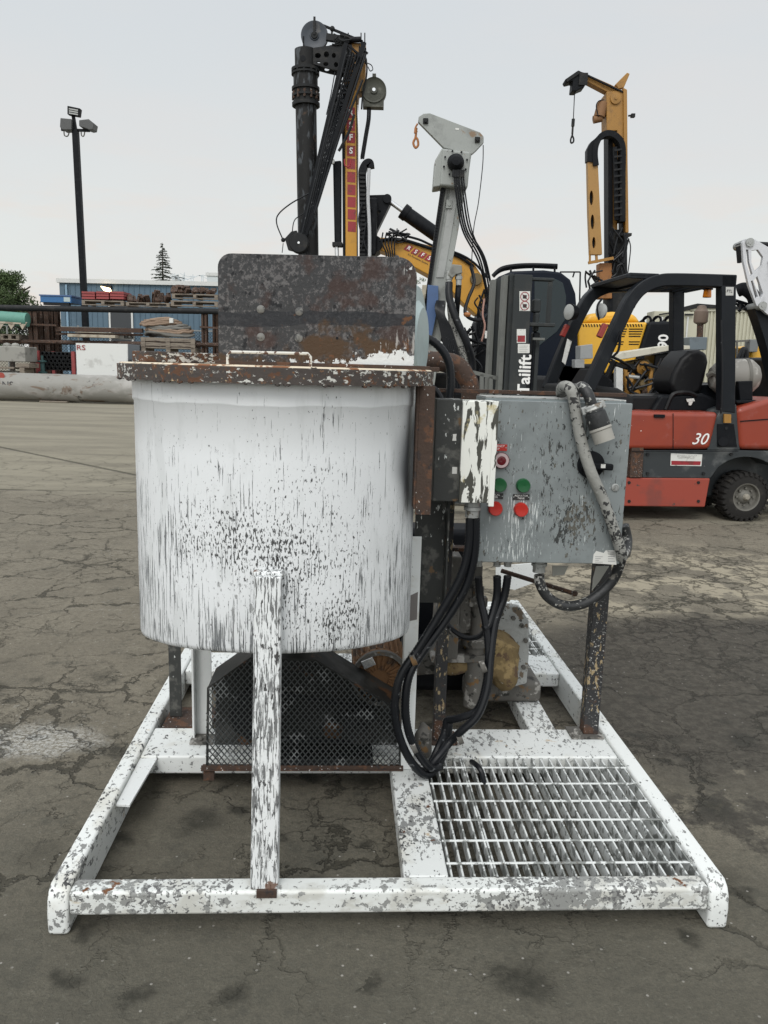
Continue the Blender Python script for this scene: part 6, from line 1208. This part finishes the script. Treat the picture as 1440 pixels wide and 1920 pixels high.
# hose crate
r_ = RK.root('wooden_crate', 'grey wooden crate with panelled side on the rack holding the hose coils', 'crate'); a_, c_ = RK.q(264, 632, -.4), RK.q(366, 666, -.4)
b = B(); b.bx(a_.x+.05, c_.x-.05, -.34, .8, c_.z+.25, a_.z-.05); b.make('panel', M['rust'], r_)
for z_ in (a_.z-.14, c_.z+.30): B().bx(a_.x, c_.x, -.4, -.34, z_, z_+.14).make('crate_board', M['wood'], r_)
for k in range(3): x_ = a_.x+(c_.x-a_.x-.16)*k/2; B().bx(x_, x_+.16, -.43, -.401, c_.z+.26, a_.z).make('crate_post', M['wood'], r_); B().bx(x_, x_+.16, -.4, .8, c_.z, c_.z+.22).make('stringer', M['wood'], r_)
B().bx(a_.x, c_.x, -.4, .8, c_.z+.22, c_.z+.27).make('crate_floor', M['wood'], r_)
cxx = (RK.q(264, 620, .1).x+RK.q(366, 620, .1).x)/2; rj = random.Random(3)
for k, (y_, mt_, lb) in enumerate(((627, 'hosegrey', 'lowest grey hose coil on the wooden crate'), (621, 'hosecoil', 'tan hose coil, second layer on the crate'), (615, 'hosegrey', 'grey brown hose coil in the middle of the pile'), (608, 'hosecoil', 'tan hose coil near the top of the pile'), (603, 'hosecoil', 'topmost tan hose coil with a pale tie'))):
    r_ = RK.root('hose_coil', lb, 'hose', 'hose coils on the crate'); z_ = RK.q(300, y_, .1).z; sh = -.25 if k > 2 else (.05 if k < 2 else 0)
    for m_ in range(2):
        pts = [V((cxx+sh+(.92-.1*m_-.05*k)*math.cos(2*math.pi*i/24)+rj.uniform(-.03, .03), .15+.5*math.sin(2*math.pi*i/24), z_+.05*m_+.05*math.sin(2*math.pi*i/12+k)+.03*rj.uniform(-1, 1))) for i in range(25)]
        B().tube(pts, .055, 8, res=3).make('hose_loop', M[mt_], r_)
    if k == 4: B().bx(cxx+.18, cxx+.32, -.36, -.2, z_-.06, z_+.12).make('tie_band', M['label_white'], r_)
# RS board
r_ = B().prism(RK.qs([(142, 643), (239, 645), (240, 720), (145, 720)], -3.0), (0, .05, 0)).make('white_board', M['ply'], None); r_.location = RK.o
tag(r_, 'white painted board with red letters RS leaning behind the big pipe', 'board'); text('lettering', 'RS', .24, mat('red stencil', (.25, .02, .02), .7), r_, RK.q(151.5, 652, -3.02)+V((0, 0, 0)), .002, sx=1.3)
# rack of dark pipes in red stillage
r_ = RK.root('pipe_stillage', 'red stillage packed with dark pipe ends beside the white board', 'stillage'); a_, c_ = RK.q(66, 657, -1.2), RK.q(141, 705, -1.2)
for x_ in (a_.x, c_.x-.12): B().bx(x_, x_+.12, -1.2, -1.08, 0, a_.z).make('upright', M['redcrate'], r_); B().bx(x_, x_+.12, .2, .32, 0, a_.z).make('upright', M['redcrate'], r_)
B().bx(a_.x, c_.x, -1.2, .3, c_.z-.2, c_.z-.08).make('stillage_base', M['redcrate'], r_)
rad = .075; k = 0
for j in range(5):
    for i in range(9):
        x_ = a_.x+.22+i*rad*2.05+(rad if j % 2 else 0); z_ = a_.z-.10-j*rad*1.8
        if x_ < c_.x-.15: B().lathe((x_, -1.1, z_), (0, 1, 0), [(0, rad*.72), (0, rad*.98), (1.4, rad*.98), (1.4, rad*.72), (0, rad*.72)], 14, cap=False).make('pipe', M['dsteel'], r_)
r_ = RK.root('valve_stand', 'dark green valve standing in front of the pipe ends', 'valve'); p = RK.q(80, 690, -1.6); B().lathe((p.x, -1.6, p.z-.5), (0, 0, 1), [(0, .1), (.3, .1), (.32, .16), (.36, .16), (.38, .08), (.7, .08), (.72, .16), (.76, .16), (.78, .05), (.95, .05)], 16).make('valve_body', plain('dark teal', (.02, .06, .06), .6), r_)
# concrete blocks
for i, (xa_, xb_, y0_, y1_, lb) in enumerate(((-60, 48, 647, 679, 'upper concrete block with two nubs at the left edge'), (-60, 34, 694, 722, 'lower pale concrete block under timbers at the left edge'))):
    F_ = Frame(0, 28.5); a_, c_ = F_.q(xa_, y0_), F_.q(xb_, y1_); b = B(); b.bx(a_.x, c_.x, 0, 1.0, max(0, c_.z), a_.z)
    if i == 0:
        for xx in (8, 24): q_ = F_.q(xx, 645, .3); b.sph((q_.x, .5, a_.z+.02), .16, 10, (1, 1, .7))
    o = b.make('concrete_block', M['concrete'], None, .05, 3); o.location = F_.o; tag(o, lb, 'concrete block', 'concrete blocks at the left')
for i, (xa_, xb_, y0_, y1_, lb) in enumerate(((30, 55, 681, 690, 'short timber on edge between the concrete blocks'), (36, 46, 688, 700, 'brown timber stub beside the lower concrete block'), (-20, 26, 687, 692, 'pale plank under the upper concrete block'))):
    F_ = Frame(0, 28.3); a_, c_ = F_.q(xa_, y0_), F_.q(xb_, y1_); o = B().bx(a_.x, c_.x, 0, .8, max(.02, c_.z), a_.z).make('timber', M['wood'], None, .01); o.location = F_.o; tag(o, lb, 'timber', 'timbers between the blocks')
# green bins with zigzag frame
r_ = RK.root('green_duct', 'sea green rounded duct on a beige zigzag frame at the left edge', 'duct'); b = B(); b.tube([RK.q(-120, 588, -.3), RK.q(52, 600, -.3)], .26, 20, smooth=False); b.make('duct', M['green'], r_)
b = B(); b.beam(RK.q(-60, 602, -.5), RK.q(40, 606, -.5), .05, .07); b.make('frame_rail', M['wood_pale'], r_)
for k in range(4): x_ = -30+k*21; B().prism(RK.qs([(x_, 603), (x_+18, 604), (x_+9, 618)], -.5), (0, .04, 0)).make('gusset', M['wood_pale'], r_)
# planks on the shelf
for i, (xa_, xb_, y0_, y1_, lb) in enumerate(((140, 207, 622, 625, 'thin pale plank on top of the thicker beam in the rack'), (126, 216, 626, 634, 'thick pale timber beam on the rack shelf above the white board'))):
    a_, c_ = RK.q(xa_, y0_, -.3), RK.q(xb_, y1_, -.3); o = B().bx(a_.x, c_.x, -.3, .2, c_.z, a_.z).make('timber_plank', M['wood_pale'], None, .01); o.location = RK.o; tag(o, lb, 'timber', 'pale timbers on the rack shelf')
# sign ELS
o = B().prism(RK.qs([(222, 626), (252, 627), (252, 637), (222, 636)], .6), (0, .03, 0)).make('wall_sign', M['ply'], None); o.location = RK.o; tag(o, 'small white sign ending in ELS behind the rack', 'sign'); text('lettering', 'ELS', .17, M['black_letter'], o, RK.q(241, 632, .58), .003, sx=1.5, bold=.006)
o = B().prism(RK.qs([(238, 645), (262, 647), (262, 675), (238, 675)], -.5), (0, .5, 0)).make('grey_cabinet', plain('slate box', (.07, .08, .09), .6), None, .02); o.location = RK.o; tag(o, 'slate grey box standing between white board and crate', 'box')
o = B().prism(RK.qs([(262, 664), (395, 668), (400, 720), (250, 720)], -2.5), (0, .8, 0)).make('white_skip', plain('off white bin', (.42, .42, .40), .6), None, .02); o.location = RK.o; tag(o, 'low off-white bin just showing above the mixer lid', 'bin')
# chain link fence
CF = Frame(0, 34.0); fr = CF.root('chain_link_fence', 'dark chain link fence behind the storage rack', 'fence'); b = B(); a_, c_ = CF.q(-120, 618), CF.q(420, 640)
x_ = a_.x; zt_ = 2.7
while x_ < c_.x:
    b.beam((x_, 0, 0), (x_+zt_, 0, zt_), .010, .010); b.beam((x_, 0, zt_), (x_+zt_, 0, 0), .010, .010); x_ += .13
b.make('wire_mesh', M['dsteel'], fr, smooth=0)
for k in range(5): x_ = a_.x+k*3; B().cyl((x_, 0, 0), (x_, 0, zt_+.1), .035, n=8).make('fence_post', M['galv'], fr)
B().beam((a_.x, 0, zt_+.02), (c_.x+zt_, 0, zt_+.02), .05, .05).make('top_rail', M['galv'], fr)
# ---------------------------------------------------------------- blue building
BD = Frame(0, 44.0, R(-3))
bd = BD.root('blue_building', 'blue corrugated steel shed with pale roof trim and dark door behind the rack', 'building')
a_, c_ = BD.q(111, 530), BD.q(700, 556); b = B(); pts = []; x_ = a_.x; st_ = .30
while x_ < c_.x: pts += [(x_, 0, 0), (x_+st_*.8, 0, 0), (x_+st_*.84, -.035, 0), (x_+st_*.96, -.035, 0)]; x_ += st_
pts += [(x_, 0, 0), (x_, 12, 0), (a_.x, 12, 0)]; b.prism(pts, (0, 0, a_.z)); wl = b.make('wall', M['corr_blue'], bd, smooth=0)
b = B(); b.bx(a_.x-.1, x_+.1, -.16, 12.2, a_.z, a_.z+.22); b.make('roof_trim', M['trim'], bd)
b = B(); p0_, p1_ = BD.q(206, 583), BD.q(248, 583); b.bx(p0_.x, p1_.x, -.06, -.04, 0, p0_.z+.35); dr_ = b.make('door', M['dkpanel'], bd)
for xx in (p0_.x, p1_.x): B().bx(xx-.05, xx+.05, -.08, -.03, 0, p0_.z+.4).make('door_frame', M['trim'], dr_)
b = B(); q_ = BD.q(126, 560); b.bx(q_.x-.06, q_.x+.06, -.10, -.03, 0, a_.z-.1); b.make('downpipe', plain('pale blue pipe', (.17, .27, .36), .5), bd)
lm = bpy.data.materials.new('lit lamp'); lm.use_nodes = True; lb_ = lm.node_tree.nodes['Principled BSDF']; lb_.inputs['Emission Color'].default_value = (1, .72, .35, 1); lb_.inputs['Emission Strength'].default_value = 7; lb_.inputs['Base Color'].default_value = (.8, .7, .5, 1)
q_ = BD.q(203, 544); b = B(); b.prism([(q_.x-.30, -.35, q_.z+.18), (q_.x+.22, -.35, q_.z+.08), (q_.x+.30, -.35, q_.z-.18), (q_.x-.12, -.35, q_.z-.06)], (0, .15, 0)); b.make('wall_lamp', lm, bd, .03)
b = B().bx(q_.x-.25, q_.x+.25, -.2, -.03, q_.z, q_.z+.25); b.make('lamp_housing', M['dsteel'], bd, .03)
# roof plant, far white block
RP = Frame(0, 60.0); rp = RP.root('rooftop_plant', 'pale rooftop vents and aerials behind the blue shed', 'roof equipment')
rj = random.Random(8)
a_, c_ = RP.q(346, 527), RP.q(382, 552); B().bx(a_.x, c_.x, 0, 2, 0, a_.z).make('plant_housing', plain('pale blue housing', (.25, .34, .42), .7, dirt=.1), rp)
for x_, y_, w_ in ((331, 516, .35), (326, 526, .6), (338, 524, .2), (320, 530, .5)): p = RP.q(x_, y_, .5); B().cyl((p.x, .5, 0), (p.x, .5, p.z), w_/2, n=12).make('vent_stack', plain('pale vent', (.38, .38, .37), .7, dirt=.1), rp)
for k in range(12): x_ = rj.uniform(322, 384); p = RP.q(x_, rj.uniform(510, 520), .3); B().beam((p.x, .3, 0), p, .05, .05).make('aerial', M['farwhite'], rp); B().beam(p-V((.3, 0, rj.uniform(0, .3))), p+V((.3, 0, -rj.uniform(0, .3))), .05, .05).make('aerial_bar', M['farwhite'], rp)
FB = Frame(0, 80.0); a_, c_ = FB.q(388, 517), FB.q(640, 560); fb = FB.root('far_white_building', 'plain pale grey white building block far off beside the splash plate', 'building'); B().bx(a_.x, c_.x, 0, 15, 0, a_.z).make('wall', M['farwhite'], fb, smooth=0); B().bx(a_.x-.1, c_.x, -.1, 15.1, a_.z, a_.z+.3).make('parapet', M['trim'], fb)
# ---------------------------------------------------------------- lamp pole
LP = Frame(0, 36.0); lp = LP.root('lamp_pole', 'leaning dark steel lamp pole with three floodlights above the rack', 'lamp pole')
t0, b0 = LP.q(141.5, 243), LP.q(160, 600); dz_ = (b0-t0)/(t0.z-b0.z); base = t0+dz_*t0.z
b = B(); b.beam(t0, base, .24, .24); b.make('pole', M['black'], lp, .01)
b = B(); b.beam(LP.q(137, 215), LP.q(142, 245), .12, .12); b.beam(LP.q(115, 243), LP.q(168, 245), .10, .10); b.make('bracket', M['black'], lp)
for pts, n_ in (([(113, 221), (134, 223), (134, 243), (117, 243), (112, 238)], 0), ([(148, 225), (166, 223), (176, 231), (174, 242), (168, 243), (148, 236)], 1)):
    b = B(); b.prism(LP.qs(pts, -.25), (0, .5, 0)); fl_ = b.make('floodlight', plain('grey floodlight', (.06, .062, .062), .5, dirt=.3), lp, .02)
    wire(LP, [(120+n_*32, 245, 0), (121+n_*32, 254, 0), (127+n_*30, 255, 0), (130+n_*29, 247, 0)], .025, M['rim'], fl_, 'loop_cable')
b = B(); b.prism(LP.qs([(126, 198), (150, 203), (148, 218), (126, 214)], -.2), (0, .25, 0)); fl_ = b.make('floodlight', M['black'], lp, .02)
for k in range(3): B().prism(LP.qs([(129, 202.5+k*4), (146, 205.5+k*4), (146, 208+k*4), (129, 205+k*4)], -.21), (0, .01, 0)).make('lamp_lens', M['lamp_glass'], fl_)
# ---------------------------------------------------------------- trees
def leafcloud(b, c, r, n, s, rj, sc=(1, 1, 1)):
    for i in range(n):
        d = V((rj.gauss(0, 1), rj.gauss(0, 1), rj.gauss(0, 1))).normalized()*r*(rj.random()**.4); p = V(c)+V((d.x*sc[0], d.y*sc[1], d.z*sc[2]))
        u = V((rj.uniform(-1, 1), rj.uniform(-1, 1), rj.uniform(-1, 1))).normalized(); w_ = u.cross(V((rj.uniform(-1, 1), rj.uniform(-1, 1), rj.uniform(-1, 1)))).normalized(); q_ = s*rj.uniform(.6, 1.3)
        b.add([p-u*q_-w_*q_*.2, p+w_*q_*.55, p+u*q_, p-w_*q_*.55], [(0, 1, 2, 3)])
def tree(F, px_, ytop, spread, label, seed, name='broadleaf_tree', n=60, group=None):
    rj = random.Random(seed); r_ = F.root(name, label, 'tree', group); top = F.q(px_, ytop); h_ = top.z
    b = B(); b.tube([(top.x, 0, 0), (top.x+.1, .1, h_*.3), (top.x-.1, 0, h_*.75)], [.28, .26, .24, .22, .2, .18, .16, .14, .12, .11, .1, .09, .08, .07, .06, .05, .05], 8); tr_ = b.make('trunk', M['bark'], r_)
    for i in range(10):
        z_ = h_*rj.uniform(.3, .7); a = rj.uniform(0, 6.28); b = B(); b.tube([(top.x, 0, z_), (top.x+math.cos(a)*spread*.35, math.sin(a)*spread*.35, z_+h_*.12), (top.x+math.cos(a)*spread*.7, math.sin(a)*spread*.7, z_+h_*.2)], .05, 6); b.make('limb', M['bark'], tr_)
    b = B()
    for i in range(n):
        a = rj.uniform(0, 6.28); z_ = h_*(.30+.66*rj.random()); k = math.sin(min(1, (1.05-z_/h_)/.5)*math.pi/2)*spread; rad_ = k*rj.uniform(.2, 1)
        leafcloud(b, (top.x+math.cos(a)*rad_, math.sin(a)*rad_, z_), spread*.24, 95, spread*.035, rj, (1, 1, .7))
    b.make('crown', M['leaf'], r_, smooth=0); return r_
T1 = Frame(0, 52.0); tree(T1, 10, 504, 2.1, 'leafy green tree at the left edge behind the green duct', 5, n=210)
T3 = Frame(0, 50.0); tree(T3, 786, 512, 1.0, 'small green tree showing beside the splash plate and grey mast', 9, n=40)
T4 = Frame(0, 52.0); tree(T4, 112, 590, 1.0, 'green bush low between rack post and blue shed', 14, n=40)
T5 = Frame(0, 70.0); rj = random.Random(4); r_ = T5.root('spruce_tree', 'dark narrow spruce rising behind the blue shed roof', 'tree'); top = T5.q(304, 455); h_ = top.z
b = B(); b.cyl((top.x, 0, 0), (top.x, 0, h_), .22, .02, n=8); b.make('trunk', M['bark'], r_); b = B()
z_ = h_-.15
while z_ > h_*.35:
    f_ = (h_-z_)/h_; nb = 7 if f_ > .05 else 4; L_ = .08+f_*4.2
    for i in range(nb):
        a = rj.uniform(0, 6.28); l_ = L_*rj.uniform(.55, 1.15); e_ = V((top.x+math.cos(a)*l_, math.sin(a)*l_, z_-l_*.16+rj.uniform(-.05, .12))); s_ = V((top.x, 0, z_))
        b.beam(s_, e_, .03, .03); m_ = int(6+l_*20)
        for j in range(m_):
            t_ = rj.uniform(.1, 1); p = s_.lerp(e_, t_); o_ = V((rj.uniform(-1, 1), rj.uniform(-1, 1), rj.uniform(-.9, .35)))*(.15+.12*l_*(1-t_)); w_ = V((rj.uniform(-1, 1), rj.uniform(-1, 1), 0)).normalized()*.05
            b.add([p-w_, p+w_, p+o_], [(0, 1, 2)])
    z_ -= .16+.25*f_
b.make('crown', M['leafd'], r_, smooth=0)
